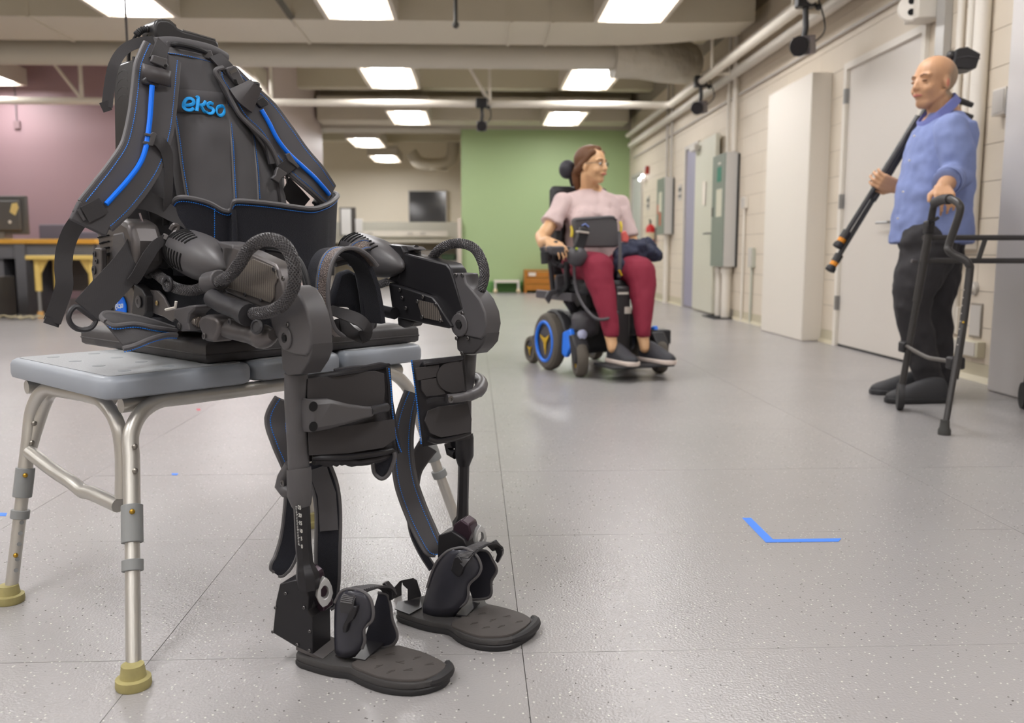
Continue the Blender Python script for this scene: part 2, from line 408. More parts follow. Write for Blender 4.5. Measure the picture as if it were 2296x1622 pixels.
# camera rail: square white tube round the room
t = thing('camera_rail', (0, 11.5, 2.61), 'white tubular rail carrying motion cameras across the room and along the right wall', 'rail')
m_rail = mat('rail white', (226, 219, 206), .4)
RX, RY, RZ = 2.52, 11.5, 2.61
obj('rail_tube', MB().tube([(-9.4, RY, RZ), (RX - .15, RY, RZ)], .045, 12), m_rail, t)
obj('rail_tube', MB().tube([(RX, RY - .15, RZ), (RX, 3.2, RZ)], .042, 12), m_rail, t)
obj('rail_elbow', MB().tube(spline([(RX - .16, RY, RZ), (RX - .06, RY - .02, RZ), (RX, RY - .08, RZ), (RX, RY - .16, RZ)], 5), .044, 12), m_rail, t)
for x in (-7.5, -4.9, -2.55, .2): 
    obj('rail_strut', MB().tube([(x, RY, RZ), (x, RY, 3.76)], .025, 6), m_rail, t); obj('rail_strut', MB().tube([(x, RY, RZ + .02), (x - .55, RY - .3, 3.5)], .02, 6), m_rail, t)
for y in (4.4, 7.1, 9.5):
    obj('rail_strut', MB().tube([(RX, y, RZ), (WX - .02, y, RZ)], .018, 6), m_rail, t); obj('rail_strut', MB().tube([(RX, y, RZ), (RX, y, 3.76)], .018, 6), m_rail, t)
# ceiling trusses: open web joist at the very top
t = thing('roof_joist', (0, 7.2, 3.5), 'open web roof joist glimpsed at the top edge', 'joist')
obj('chord', MB().bb(-4, 2.8, 7.15, 7.25, 3.02, 3.07), m_ceil, t, smooth=0); obj('chord', MB().bb(-4, 2.8, 7.15, 7.25, 3.4, 3.45), m_ceil, t, smooth=0)
mb = MB()
for i in range(26): x = -4 + i * .26; mb.tube([(x, 7.2, 3.05), (x + .13, 7.2, 3.42), (x + .26, 7.2, 3.05)], .012, 5)
obj('web_bar', mb, m_ceil, t)['kind'] = 'stuff'
# pipes running along the right wall, near the ceiling
def wall_run(name, label, x, z, r, y0, y1, m, extra=None):
    t = thing(name, (x, (y0 + y1) / 2, z), label, 'pipe'); obj('pipe_run', MB().tube([(x, y0, z), (x, y1, z)], r, 12), m, t)
    for y in (5.2, 7.4, 9.8): obj('pipe_clip', MB().bb(x, WX - .002, y, y + .03, z - .012, z + .012), m, t)
    return t
pw = wall_run('green_labelled_pipe', 'white pipe with a green and white label, high on right wall', 2.72, 2.79, .045, 3.0, 15.8, m_white)
wall_run('wall_pipe', 'thick white pipe just below the labelled pipe', 2.77, 2.62, .05, 3.0, 15.8, m_white)
wall_run('conduit', 'thin white conduit running lowest along the right wall', 2.83, 2.40, .013, 3.0, 15.8, m_greyw)
p0 = wX(1872, 45, 2.67); p1 = wX(1920, 18, 2.67)
mb = MB(); mb.tube([(2.72, p0.y, 2.79), (2.72, p1.y, 2.79)], .0468, 14); obj('pipe_label', mb, mat('pipe label', (56, 140, 78), .5), pw)
ym = (p0.y + p1.y) / 2; obj('label_stripe', MB().box((2.6725, ym, 2.785), (.003, abs(p1.y - p0.y) * .6, .045)), mat('label pale stripe', (176, 200, 180), .5), pw, smooth=0)
# ================================================================ transfer bench
m_seat = mat('grey seat plastic', (152, 158, 167), .38)
m_seattop = mat('seat top texture', (156, 159, 162), .5, bump=(260, .6, .0015))
m_alu = mat('brushed aluminium', (205, 202, 196), .38, .75)
m_alud = mat('grey plastic collar', (140, 142, 142), .5)
m_rub = mat('yellowed rubber', (166, 156, 104), .65, var=(40, .12))
m_brass = mat('brass button', (190, 150, 60), .3, .9)
m_screw = mat('screw steel', (150, 145, 138), .3, .9)
SZ = .50
D1 = V((.694, .72, 0)).normalized()      # along the long edge, away to the right
D2 = V((-.72, .694, 0)).normalized()     # towards the left corner
c0 = wZ(232, 850, SZ); c0.z = SZ
bench = thing('transfer_bench', (c0.x, c0.y, 0), 'grey plastic and aluminium bath transfer bench carrying the black pad and exoskeleton', 'bench')
def rrect(p, d1, l1, d2, l2, r, n=4):
    out = []
    for (u, v, a) in ((r, r, 180), (l1 - r, r, 270), (l1 - r, l2 - r, 0), (r, l2 - r, 90)):
        for k in range(n + 1):
            t = math.radians(a + 90 * k / n); out.append(p + d1 * (u + r * math.cos(t)) + d2 * (v + r * math.sin(t)))
    return out
SL = [(0, .305), (.312, .225), (.544, .24)]
for i, (s, l) in enumerate(SL):
    w = .47
    p = c0 + D1 * s; p.z = 0
    if i: p = p + D2 * .012; w = .45
    mb = MB(); ins = lambda e, z: [V((q.x, q.y, z)) for q in rrect(p + (D1 + D2) * e, D1, l - 2 * e, D2, w - 2 * e, max(.03 - e, .01))]
    mb.loft([ins(.012, SZ - .042), ins(.002, SZ - .038), ins(0, SZ - .03), ins(0, SZ - .012), ins(.004, SZ - .004), ins(.012, SZ)])
    st = obj('seat_section', mb, m_seat, bench, smooth=50)
    mb = MB(); mb.loft([ins(.018, SZ - .002), ins(.018, SZ + .0012)]); obj('grip_surface', mb, m_seattop, st, smooth=20)
    if i == 0:
        mb = MB()
        for u in range(3):
            for v_ in range(4):
                q = p + D1 * (.07 + .085 * u) + D2 * (.07 + .11 * v_); mb.lathe([(.012, 0), (.012, .0006)], V((q.x, q.y, SZ + .001)), seg=12)
        obj('drain_hole', mb, mat('drain shade', (140, 144, 148), .6), st)['kind'] = 'stuff'
def on_bench(u, v_, z): q = c0 + D1 * u + D2 * v_; return V((q.x, q.y, z))
fA = wZ(300, 1540, 0); fB = wZ(22, 1350, 0); fC = wZ(1040, 1214, 0); fD = wZ(697, 1180, 0)
TR = .0145
def corner(u, v_, foot, d_in, hs):
    top = on_bench(u, v_, SZ - .057)
    inner = top + d_in * .28
    kn = top + d_in * .05
    dn = (foot - top).normalized()
    low = top + dn * .14
    pts = [inner] + spline([top + d_in * .10, top + d_in * .055, top + d_in * .02 + dn * .018, top + dn * .055, top + dn * .10], 5)
    end = foot + (top - foot) * .42; end2 = foot + (top - foot) * .05
    mb = MB(); mb.tube(pts + [foot + (top - foot) * .5], TR, 16); obj('leg', mb, m_alu, bench)
    ax = (top - foot).normalized(); ln = (top - foot).length
    mb = MB(); mb.tube([foot + ax * ln * .05, foot + ax * ln * .56], TR * .86, 16); lo = obj('leg_extension', mb, m_alu, bench)
    mb = MB(); mb.tube([foot + ax * ln * .62, foot + ax * ln * .485], TR * 1.28, 18); obj('collar', mb, m_alud, bench, bevel=.001)
    mb = MB(); mb.tube([foot + ax * ln * .425, foot + ax * ln * .385], TR * 1.25, 18); obj('collar', mb, m_alud, bench, bevel=.001)
    mb = MB(); mb.lathe([(TR * 1.25, ln * .055 + .012), (TR * 1.35, .028), (TR * 1.45, .018), (TR * 1.95, .016), (TR * 2.0, .004), (TR * 1.9, 0)], foot, seg=24); obj('rubber_foot', mb, m_rub, bench)
    sd = (CP - foot); sd.z = 0; sd = (sd - ax * sd.dot(ax)).normalized()
    mb = MB(); mb.ball(foot + ax * ln * .59 + sd * TR * 1.25, .005); mb2 = obj('spring_button', mb, m_brass, bench)
    if hs:
        mb = MB(); q = .26
        mb.ball(foot + ax * ln * .22 + sd * TR * .86, .005); obj('spring_button', mb, m_brass, bench)
        mb = MB()
        for k in range(5): mb.lathe([(.0045, 0), (.0045, .0008)], foot + ax * ln * (.15 + .05 * k + (.02 if k > 1 else 0)) + (sd + V((.5, 0, 0))).normalized() * TR * .86, axis=sd, seg=10)
        obj('adjuster_hole', mb, m_alud, lo)['kind'] = 'stuff'
    mb = MB()
    for h in (.83, .74): mb.ball(foot + ax * ln * h + sd * TR + V((.3, 0, 0)) * .02, .0055)
    obj('rivet', mb, m_screw, bench)['kind'] = 'stuff'
corner(.06, .03, fA, D1, 0); corner(.03, .40, fB, D2 * -1 + D1 * .12, 1); corner(.72, .03, fC, D1 * -1, 0); corner(.72, .44, fD, D1 * -1, 0)
# second hoop under the left end, frame rails, cross brace
p = [on_bench(.035, .42, SZ - .2), on_bench(.04, .385, SZ - .095), on_bench(.045, .33, SZ - .06), on_bench(.05, .2, SZ - .057), on_bench(.052, .13, SZ - .062), on_bench(.052, .075, SZ - .095), on_bench(.052, .058, SZ - .15), on_bench(.045, .052, SZ - .235)]
p[0] = fB + (on_bench(.03, .40, SZ - .057) - fB) * .66
obj('end_hoop', MB().tube(spline(p, 6), TR * .95, 14), m_alu, bench)
obj('frame_rail', MB().tube([on_bench(.02, .42, SZ - .06), on_bench(.72, .42, SZ - .06)], TR, 12), m_alu, bench)
obj('frame_rail', MB().tube([on_bench(.05, .05, SZ - .06), on_bench(.73, .05, SZ - .06)], TR, 12), m_alu, bench)
obj('frame_rail', MB().tube([on_bench(.62, .0, SZ - .075), on_bench(.62, .44, SZ - .075)], TR * .95, 12), m_alu, bench)
q0 = fB + (on_bench(.03, .40, SZ - .057) - fB) * .70; q3 = on_bench(.04, .06, .25)
q0 = q0 + V((.01, -.012, 0)); q2 = q0.lerp(q3, .62); q2.z = .262
q1 = q0.lerp(q2, .15); q1.z = q0.z - .012
obj('cross_brace', MB().tube(spline([q0, q0.lerp(q2, .45) + V((0, 0, -.004)), q0.lerp(q2, .8) + V((0, 0, -.002)), q2 + V((0, 0, -.004)), q2.lerp(q3, .3), q3], 6), TR * .95, 14), m_alu, bench)

# ================================================================ black pad on the bench
m_pad = mat('black vinyl pad', (66, 64, 66), .5, bump=(14, .35, .008))
pad = thing('seat_pad', (-.5, 2.1, SZ), 'flat square black fabric pad lying on the bench under the exoskeleton', 'cushion')
pf = wZ(463, 818, SZ + .001); pl = wZ(184, 772, SZ + .001); pr = wZ(938, 768, SZ + .001); pb = pl + pr - pf
def pad_loop(e, z, n=7):
    out = []
    cs = [pf, pr, pb, pl]; cen = sum(cs, V()) / 4
    for i in range(4):
        a, b_ = cs[i], cs[(i + 1) % 4]
        for k in range(n):
            q = a.lerp(b_, k / n); q = q.lerp(cen, e + .012 * math.sin(PI * k / n) * (1 if z > SZ + .01 else .3)); out.append(V((q.x, q.y, z + (.004 * noise.noise(q * 9) if z > SZ + .02 else 0))))
    return out
mb = MB(); mb.loft([pad_loop(.02, SZ + .0016), pad_loop(0, SZ + .006), pad_loop(-.003, SZ + .018), pad_loop(0, SZ + .036), pad_loop(.02, SZ + .044), pad_loop(.2, SZ + .048)])
po = obj('pad_body', mb, m_pad, pad, smooth=60)
mb = MB(); mb.tube(pad_loop(-.004, SZ + .019), .0018, 6, closed=True); obj('pad_seam', mb, m_pad, po)
# ================================================================ exoskeleton
FW = V((.70, -.714, 0)).normalized(); LT = V((.714, .70, 0)).normalized(); UP = V((0, 0, 1))
EO = V((-.47, 1.94, 0))
def pA(px, py, a): return wN(px, py, FW, EO + FW * a)
def pB(px, py, b): return wN(px, py, LT, EO + LT * b)
def PA(l, a=None): return [pA(x[0], x[1], x[2] if len(x) > 2 else a) for x in l]
def PB(l, b): return [pB(x, y, b) for x, y in l]
m_fab = mat('dark grey softshell', (76, 74, 77), .8, bump=(500, .2, .0006), sheen=.15)
m_fabp = mat('strap fabric', (80, 78, 81), .75, bump=(600, .2, .0005))
m_fleece = mat('black loop fleece', (30, 31, 40), .95, bump=(700, .9, .002), sheen=.08)
m_pipe = mat('charcoal piping', (92, 90, 92), .5)
m_web = mat('black webbing', (58, 56, 58), .75, wave=(420, .35, .0006))
m_blue = mat('blue stitching', (30, 130, 235), .5)
m_cable = mat('glossy blue cable', (0, 118, 250), .35)
m_logo = mat('blue embroidery', (10, 158, 240), .55, bump=(900, .6, .0008))
m_bp = mat('dark grey plastic', (82, 80, 82), .42, bump=(900, .06, .0003))
m_bp2 = mat('black matte plastic', (50, 49, 52), .45)
m_bp3 = mat('satin black metal', (42, 41, 44), .35, .3)
m_gun = mat('gunmetal', (98, 94, 94), .38, .5)
m_carbon = mat('carbon fibre', (104, 98, 94), .3, .2, wave=(240, .5, .001), coat=.5)
_n = m_carbon.node_tree; _w = _n.nodes.new('ShaderNodeTexWave'); _w.inputs['Scale'].default_value = 75; _w.inputs['Distortion'].default_value = .3; _c = _n.nodes.new('ShaderNodeTexCoord'); _x = _n.nodes.new('ShaderNodeMix'); _x.data_type = 'RGBA'
_x.inputs[6].default_value = (lin(84), lin(79), lin(76), 1); _x.inputs[7].default_value = (lin(128), lin(120), lin(112), 1)
_n.links.new(_c.outputs['Object'], _w.inputs['Vector']); _n.links.new(_w.outputs['Fac'], _x.inputs[0]); _n.links.new(_x.outputs[2], _n.nodes['Principled BSDF'].inputs['Base Color'])
m_slot = mat('vent shadow', (14, 13, 15), .9)
m_braid = mat('braided sleeve', (62, 60, 62), .5, wave=(330, 1, .003, 1))
m_bolt = mat('bolt', (120, 118, 118), .3, .9)
m_rubb = mat('black rubber', (38, 37, 39), .6)
m_mesh = mat('shiny mesh lining', (118, 106, 100), .35, .3, wave=(380, 1, .002, 1))
exo = thing('exoskeleton', (EO.x, EO.y, 0), 'black wearable walking exoskeleton with backpack harness, motors and foot plates, seated on the bench', 'exoskeleton')

def offset_line(pts, face, d):
    out = []
    for i, p in enumerate(pts):
        tg = (pts[min(i + 1, len(pts) - 1)] - pts[max(i - 1, 0)]).normalized(); f = face[i] if isinstance(face, list) else face
        out.append(p + tg.cross(f).normalized() * (d[i] if isinstance(d, list) else d))
    return out
def stitches(pts, off, m=None, r=.0009, step=.0045, parent=None):
    mb = MB(); q = resample(pts, step)
    for a, b_ in zip(q[:-1], q[1:]): mb.tube([a + off, a.lerp(b_, .62) + off], r, 4, caps=False)
    o = obj('stitching', mb, m or m_blue, parent, smooth=0); o['kind'] = 'stuff'; return o
def band(name, pts, w, face, m=None, t=.006, pipe=True, stitch=True, parent=exo, n=5, pr=.0032, label=None, inset=.007, stitch_sides=(1, -1)):
    """padded strap with piped edges and blue stitching"""
    if isinstance(w, (list, tuple)):
        k = len(w); w = [w[min(int(i / n), k - 1)] + (w[min(int(i / n) + 1, k - 1)] - w[min(int(i / n), k - 1)]) * (i % n) / n for i in range((len(pts) - 1) * n + 1)]
    P_ = spline(pts, n)
    if isinstance(face, list): face = spline(face, n)
    o = obj(name, MB().ribbon(P_, w, t, face), m or m_fabp, parent, smooth=40, label=label)
    hw = [x / 2 for x in w] if isinstance(w, list) else w / 2
    par = o if parent is exo else parent
    for s_ in (1, -1):
        h = [x * s_ for x in hw] if isinstance(hw, list) else hw * s_
        if pipe: obj('piping', MB().tube(offset_line(P_, face, h), pr, 8), m_pipe, par)
        if stitch and s_ in stitch_sides:
            h2 = [(x - inset) * s_ for x in hw] if isinstance(hw, list) else (hw - inset) * s_
            f = face[len(face) // 2] if isinstance(face, list) else face
            stitches(offset_line(P_, face, h2), f.normalized() * (t / 2 + .0004), parent=par)
    return o
def bolt(c, nrm, r=.004, parent=exo, m=None):
    mb = MB(); mb.lathe([(r, 0), (r, .0015), (r * .8, .0022), (r * .45, .0022), (r * .4, .0008)], c, axis=nrm, seg=12)
    return obj('bolt', mb, m or m_bolt, parent)
CF = (FW - UP * .05).normalized()
# ---- torso panel
rows = [((352, 99), (498, 130), -.05), ((350, 118), (512, 150), -.04), ((362, 160), (528, 190), -.035), ((372, 220), (548, 235), -.025), ((378, 300), (588, 300), -.01), ((388, 380), (622, 375), 0), ((398, 440), (640, 440), .01), ((402, 520), (650, 520), .02), ((404, 610), (655, 600), .02)]
N_ = 22; grid = []
rr = []
for i in range(len(rows) - 1):
    for k in range(4):
        u = k / 4; A, B = rows[i], rows[i + 1]
        rr.append(tuple((A[0][j] + (B[0][j] - A[0][j]) * u) for j in (0, 1)) + tuple((A[1][j] + (B[1][j] - A[1][j]) * u) for j in (0, 1)) + (A[2] + (B[2] - A[2]) * u,))
for (x0, y0, x1, y1, a) in rr:
    row = []
    for k in range(N_ + 1):
        u = k / N_; x = x0 + (x1 - x0) * u; y = y0 + (y1 - y0) * u
        bul = .028 * math.sin(PI * min(1, u * 1.05)) ** .7 - (.035 * max(0, u - .62) / .38)
        q = pA(x, y, a + bul)
        if y > 245: q += FW * .006 * noise.noise(V((x / 55, y / 75, 3)))
        row.append(q)
    grid.append(row)
torso = obj('torso_panel', MB().grid(grid), m_fab, exo, smooth=180, solid=.03)
def on_torso(x, y, out=.002):
    # depth of the panel at a pixel, by the same rule
    for i in range(len(rr) - 1):
        if rr[i][1] + (x - rr[i][0]) * (rr[i][3] - rr[i][1]) / max(1, rr[i][2] - rr[i][0]) <= y: best = rr[i]
    x0, y0, x1, y1, a = best; u = max(0.001, min(1, (x - x0) / (x1 - x0)))
    bul = .028 * math.sin(PI * min(1, u * 1.05)) ** .7 - (.035 * max(0, u - .62) / .38)
    return pA(x, y, a + bul + out + (.006 * noise.noise(V((x / 55, y / 75, 3))) if y > 245 else 0))
for ln in ([(383, 180), (392, 240), (403, 310), (412, 380), (424, 450)], [(487, 140), (503, 195), (513, 240), (522, 310), (526, 380), (530, 455)], [(566, 285), (573, 330), (579, 380), (583, 450)], [(365, 118), (400, 122), (440, 130), (485, 143)]):
    stitches(spline([on_torso(x, y, .0055) for x, y in ln], 5), V(), parent=torso)
    obj('seam_piping', MB().tube(spline([on_torso(x - 4, y, .0035) for x, y in ln], 5), .0022, 6), m_pipe, torso)
obj('name_patch', MB().grid([[on_torso(x, y + (x - 395) * .09, .005) for x in range(398, 520, 8)] for y in (198, 215, 232, 250)]), mat('patch fabric', (72, 70, 73), .85), torso, solid=.001)
# logo strokes
def stroke(pts, r, name='logo_letter'):
    P_ = spline([on_torso(x, y, .0075) for x, y in pts], 6)
    return obj(name, MB().tube(P_, r, 8, flat=.45, hint=FW), m_logo, torso)
LR = .0035
# strokes are given in photo pixels on the panel
stroke([(414, 236), (424, 236), (433, 233), (434, 226), (428, 221), (419, 222), (413, 230), (412, 240), (418, 246), (427, 247), (434, 243)], LR)
stroke([(440, 220), (444, 219), (443, 234), (441, 249)], LR * 1.05); stroke([(461, 227), (456, 235), (446, 237), (452, 241), (458, 250), (464, 252)], LR)
stroke([(478, 234), (472, 231), (466, 234), (468, 240), (475, 243), (479, 248), (475, 254), (467, 254), (463, 250)], LR)
stroke([(495, 238), (488, 241), (486, 249), (489, 257), (496, 259), (502, 254), (503, 246), (500, 239), (494, 238)], LR)
# side wings of the vest
obj('vest_side', MB().grid([[pA(x, y, a) for x, a in r] for y, r in ((200, ((545, -.03), (565, -.05), (585, -.07))), (300, ((585, -.02), (605, -.05), (620, -.07))), (380, ((618, -.02), (630, -.05), (636, -.07))), (455, ((628, -.01), (638, -.04), (640, -.07)))) ]), m_fab, exo, solid=.01)
obj('vest_side', MB().grid([[pA(x, y, a - .02) for x, a in r] for y, r in ((190, ((345, -.05), (365, -.04), (385, -.03))), (300, ((335, -.05), (365, -.03), (392, -.015))), (400, ((318, -.05), (360, -.03), (402, -.01))), (520, ((300, -.05), (360, -.03), (412, .0))), (600, ((300, -.05), (360, -.03), (412, .0))))]), m_fab, exo, solid=.01)
# ---- top of the pack: roll, handle, plastic hooks
obj('top_roll', MB().tube(spline(PA([(350, 103, -.05), (385, 101, -.045), (430, 108, -.045), (470, 118, -.05), (502, 135, -.055)]), 5), .017, 12), m_fab, exo)
hd = obj('carry_handle', MB().tube(spline(PA([(388, 100, -.03), (400, 99, -.015), (425, 104, -.015), (448, 111, -.015), (460, 116, -.03)]), 5), .0055, 10), m_rubb, exo)
for (x, y) in ((386, 100), (466, 120)):
    obj('handle_anchor', MB().prism(PA([(x - 12, y - 9), (x + 8, y - 8), (x + 14, y + 8), (x + 8, y + 14), (x - 8, y + 10), (x - 14, y + 2)], -.03), FW * -.02), m_bp, hd, bevel=.002)
# ---- battery pack behind
bt = PA([(300, 131), (586, 184), (560, 520), (306, 520)], -.085)
bk = [p - FW * .10 for p in bt]
bat = obj('battery_pack', MB().loft([bt, bk]), m_bp3, exo, bevel=.006)
obj('pack_rail', MB().tube([pA(302, 128, -.084), pA(308, 500, -.084)], .005, 8), m_bp2, bat)
fl = [pA(260, 143, -.19), pA(298, 134, -.088), pA(304, 470, -.088), pA(268, 470, -.19)]
obj('pack_side_cover', MB().prism(fl, LT * .004), m_bp2, bat, bevel=.001)
for y in (172, 190, 208, 226):
    c = pB(0, 0, 0); p0 = fl[0].lerp(fl[1], .45); t_ = (y - 140) / 330; q = fl[0].lerp(fl[3], t_).lerp(fl[1].lerp(fl[2], t_), .5) - LT * .003
    obj('embossed_ring', MB().tube([q + (FW * math.cos(k * PI / 8) * .026 + UP * math.sin(k * PI / 8) * .011) for k in range(16)], .0016, 6, closed=True), m_bp3, bat)
mb = MB()
for k in range(5): y = 278 + k * 7; mb.ball(pA(264, y, -.18), .005)
obj('connector_row', mb, m_bolt, bat)['kind'] = 'stuff'
# ---- shoulder straps
Lp = [(364, 118, .0), (352, 165, .01), (346, 220, .02), (338, 280, .03), (320, 345, .04), (290, 395, .05), (252, 443, .055), (214, 484, .055)]
ls = band('shoulder_strap', PA(Lp), [.072, .085, .085, .085, .082, .082, .08, .072, .06], FW, t=.012, pr=.0045)
obj('hose_cable', MB().tube(spline(PA([(341, 192, .036), (338, 240, .04), (334, 285, .045), (326, 335, .052), (312, 370, .057), (286, 405, .064), (262, 432, .067), (238, 458, .068)]), 6), .0048, 10), m_cable, ls)
obj('strap_end_cap', MB().ribbon(PA([(215, 470, .055), (205, 492, .055), (196, 512, .055)]), .068, .012, FW), m_fabp, ls, bevel=.003)
# buckle and loop at the shoulder (left)
obj('strap_loop', MB().ribbon(spline(PA([(365, 98, -.01), (358, 118, .012), (350, 138, .018)]), 4), .028, .006, FW), m_web, exo)
bk_ = obj('side_buckle', MB().prism(PA([(343, 122), (377, 132), (374, 140), (380, 148), (374, 156), (366, 150), (345, 142), (338, 138), (341, 130)], .035), FW * -.008), m_bp, exo, bevel=.002)
obj('buckle_hole', MB().lathe([(.003, 0), (.003, .001)], pA(371, 148, .036), FW), m_slot, bk_)
obj('strap_keeper', MB().grid([[pA(x, y + k * 16 + (x - 335) * .28, .03 + .01 * math.sin(PI * (x - 318) / 66)) for x in range(318, 386, 6)] for k, y in enumerate((146, 148, 150))]), mat('keeper vinyl', (68, 64, 66), .45), exo, solid=.003)
obj('lower_buckle', MB().prism(PA([(320, 178), (328, 171), (352, 175), (360, 184), (354, 199), (340, 192), (323, 188)], .035), FW * -.012), m_bp2, bk_, bevel=.003)
# clip half way down with webbing
cl = obj('chest_clip', MB().prism(PA([(326, 298), (338, 300), (344, 296), (352, 300), (348, 314), (344, 328), (334, 326), (322, 322), (323, 316), (336, 318), (338, 306), (326, 304)], .055), FW * -.006), m_bp, exo, bevel=.001)
band('chest_webbing', PA([(346, 310, .045), (362, 322, .05), (374, 345, .045), (378, 385, .045), (377, 430, .045), (374, 470, .04), (372, 505, .03)]), [.022, .026, .026, .02, .018, .016, .014], (FW + LT * .2).normalized(), m=m_web, t=.002, pipe=False, stitch=False)
# right strap
Rp = [(508, 165, -.03), (545, 215, -.025), (590, 262, -.02), (628, 312, -.01), (665, 360, .0), (705, 400, .01), (738, 438, .0)]
rs = band('shoulder_strap', PA(Rp), [.05, .075, .085, .085, .08, .07, .055, .05], (FW + V((0, 0, .1))).normalized(), t=.012, pr=.0045)
obj('hose_cable', MB().tube(spline(PA([(586, 246, .0), (603, 275, .004), (622, 312, .009), (645, 342, .012), (668, 364, .016), (702, 395, .02), (725, 420, .02), (738, 436, .014)]), 6), .0048, 10), m_cable, rs)
stitches(spline(PA([(496, 162, -.01), (498, 176, -.008), (516, 204, -.006), (536, 238, -.005), (552, 262, -.004), (586, 294, 0), (612, 335, .0), (621, 372, .0)]), 5), FW * .003, parent=rs)
obj('strap_flap', MB().ribbon(spline(PA([(510, 165, -.015), (530, 205, -.012), (556, 246, -.01), (590, 284, -.005), (612, 320, -.003), (622, 366, -.003)]), 5), .042, .008, FW), m_fabp, rs)
obj('piping', MB().tube(spline(PA([(500, 152, -.008), (486, 156, -.006), (484, 166, -.006), (504, 196, -.004), (520, 228, -.002), (538, 259, .0), (568, 289, .002), (598, 317, .004), (617, 348, .004), (626, 374, .004)]), 5), .005, 8), m_pipe, rs)
obj('strap_loop', MB().ribbon(spline(PA([(482, 125, -.03), (500, 143, -.015), (515, 160, -.01)]), 4), .028, .005, FW), m_web, exo)
b2 = obj('side_buckle', MB().prism(PA([(507, 152), (524, 146), (532, 150), (539, 163), (548, 182), (544, 196), (530, 190), (514, 168)], .0), FW * -.012), m_bp, exo, bevel=.003)
obj('buckle_gap', MB().prism(PA([(514, 160), (529, 154), (532, 160), (518, 167)], .001), FW * -.001), m_bolt, b2)
obj('buckle_gap', MB().prism(PA([(524, 178), (530, 178), (534, 190), (528, 188)], .001), FW * -.001), m_slot, b2)
obj('strap_keeper', MB().ribbon(spline(PA([(538, 190, .0), (552, 208, .006), (575, 226, .004)]), 4), .058, .006, FW), mat('keeper vinyl', (68, 64, 66), .45), exo)
obj('lower_buckle', MB().prism(PA([(572, 226), (590, 216), (602, 228), (603, 235), (586, 242), (580, 236)], .0), FW * -.012), m_bp2, b2, bevel=.002)
# right chest clip
c2 = obj('chest_clip', MB().prism(PA([(641, 346), (650, 343), (662, 362), (672, 372), (668, 378), (657, 368), (646, 360)], .022), FW * -.006), m_bp, exo, bevel=.001)
obj('chest_webbing', MB().ribbon(PA([(660, 360, .018), (640, 376, .015), (630, 384, .012)]), .028, .003, FW), m_web, exo)
obj('female_buckle', MB().prism(PA([(624, 374), (645, 388), (642, 394), (632, 400), (626, 412), (609, 400), (618, 392), (620, 382)], .02), FW * -.010), m_bp, c2, bevel=.002)
obj('wire_hook', MB().tube(spline(PA([(632, 398, .0), (642, 401, .0), (643, 414, -.01)]), 3), .0012, 6), m_bolt, exo)
obj('hook_strap', MB().ribbon(spline(PA([(640, 418, -.03), (662, 440, -.04), (682, 462, -.04)]), 5), .045, .004, FW), m_web, exo)
obj('side_rod', MB().tube(PA([(568, 350, -.12), (640, 380, -.12), (655, 455, -.12)]), .004, 6), m_bp3, exo)
# top-left webbing tail
band('webbing_tail', PA([(345, 92, -.03), (310, 96, -.02), (278, 112, -.01), (256, 145, .0), (246, 190, .0), (240, 240, .0)]), .019, (FW - LT * .3).normalized(), m=m_web, t=.002, pipe=False, stitch=False)
obj('tail_tab', MB().ribbon(PA([(246, 236, .0), (228, 242, .0)]), .018, .003, FW), m_web, exo)
# antenna leads
obj('lead_wire', MB().tube(spline(PA([(348, 100, -.1), (325, 104, -.1), (322, 120, -.1), (318, 136, -.1)]), 4), .003, 6), m_rubb, exo)
# ---- waist belt
topl = [(388, 458, .035), (396, 446, .05), (412, 443, .06), (440, 447, .068), (470, 456, .07), (495, 470, .07), (512, 474, .072), (520, 468, .078), (523, 456, .084), (530, 451, .088), (560, 452, .09), (610, 457, .088), (660, 464, .082), (700, 468, .072), (725, 462, .055), (745, 452, .03), (757, 440, -.01), (752, 434, -.035), (735, 434, -.05), (712, 446, -.055), (704, 456, -.05)]
TL = spline([V(t) for t in topl], 4)
belt_rows = []
for k, dy in enumerate((0, .12, .35, .6, .82, 1)):
    yb = 618
    belt_rows.append([pA(q.x + (2 if q.x > 740 else 0) * dy * -4, q.y + (yb - q.y) * dy, q.z - .004 * math.sin(PI * dy)) for q in TL])
belt = obj('waist_belt', MB().grid(belt_rows), m_fleece, exo, smooth=180, solid=.012)
obj('piping', MB().tube(belt_rows[0], .0052, 8), m_pipe, belt)
stitches([pA(q.x, q.y + 9, q.z + .002) for q in TL[:66]], FW * .0, parent=belt)
stitches(PA([(480, 468, .073), (480, 520, .072), (480, 600, .07)]), FW * .002, parent=belt)
obj('belt_fold', MB().tube(spline(PA([(524, 470, .086), (527, 520, .086), (530, 600, .084)]), 4), .005, 8), m_fleece, belt)
obj('lumbar_pad', MB().grid([[pA(x, y, -.10 + .02 * math.sin((x - 280) / 40)) for x in range(240, 680, 40)] for y in (440, 500, 560, 620, 670, 712)]), m_fleece, exo, solid=.03)
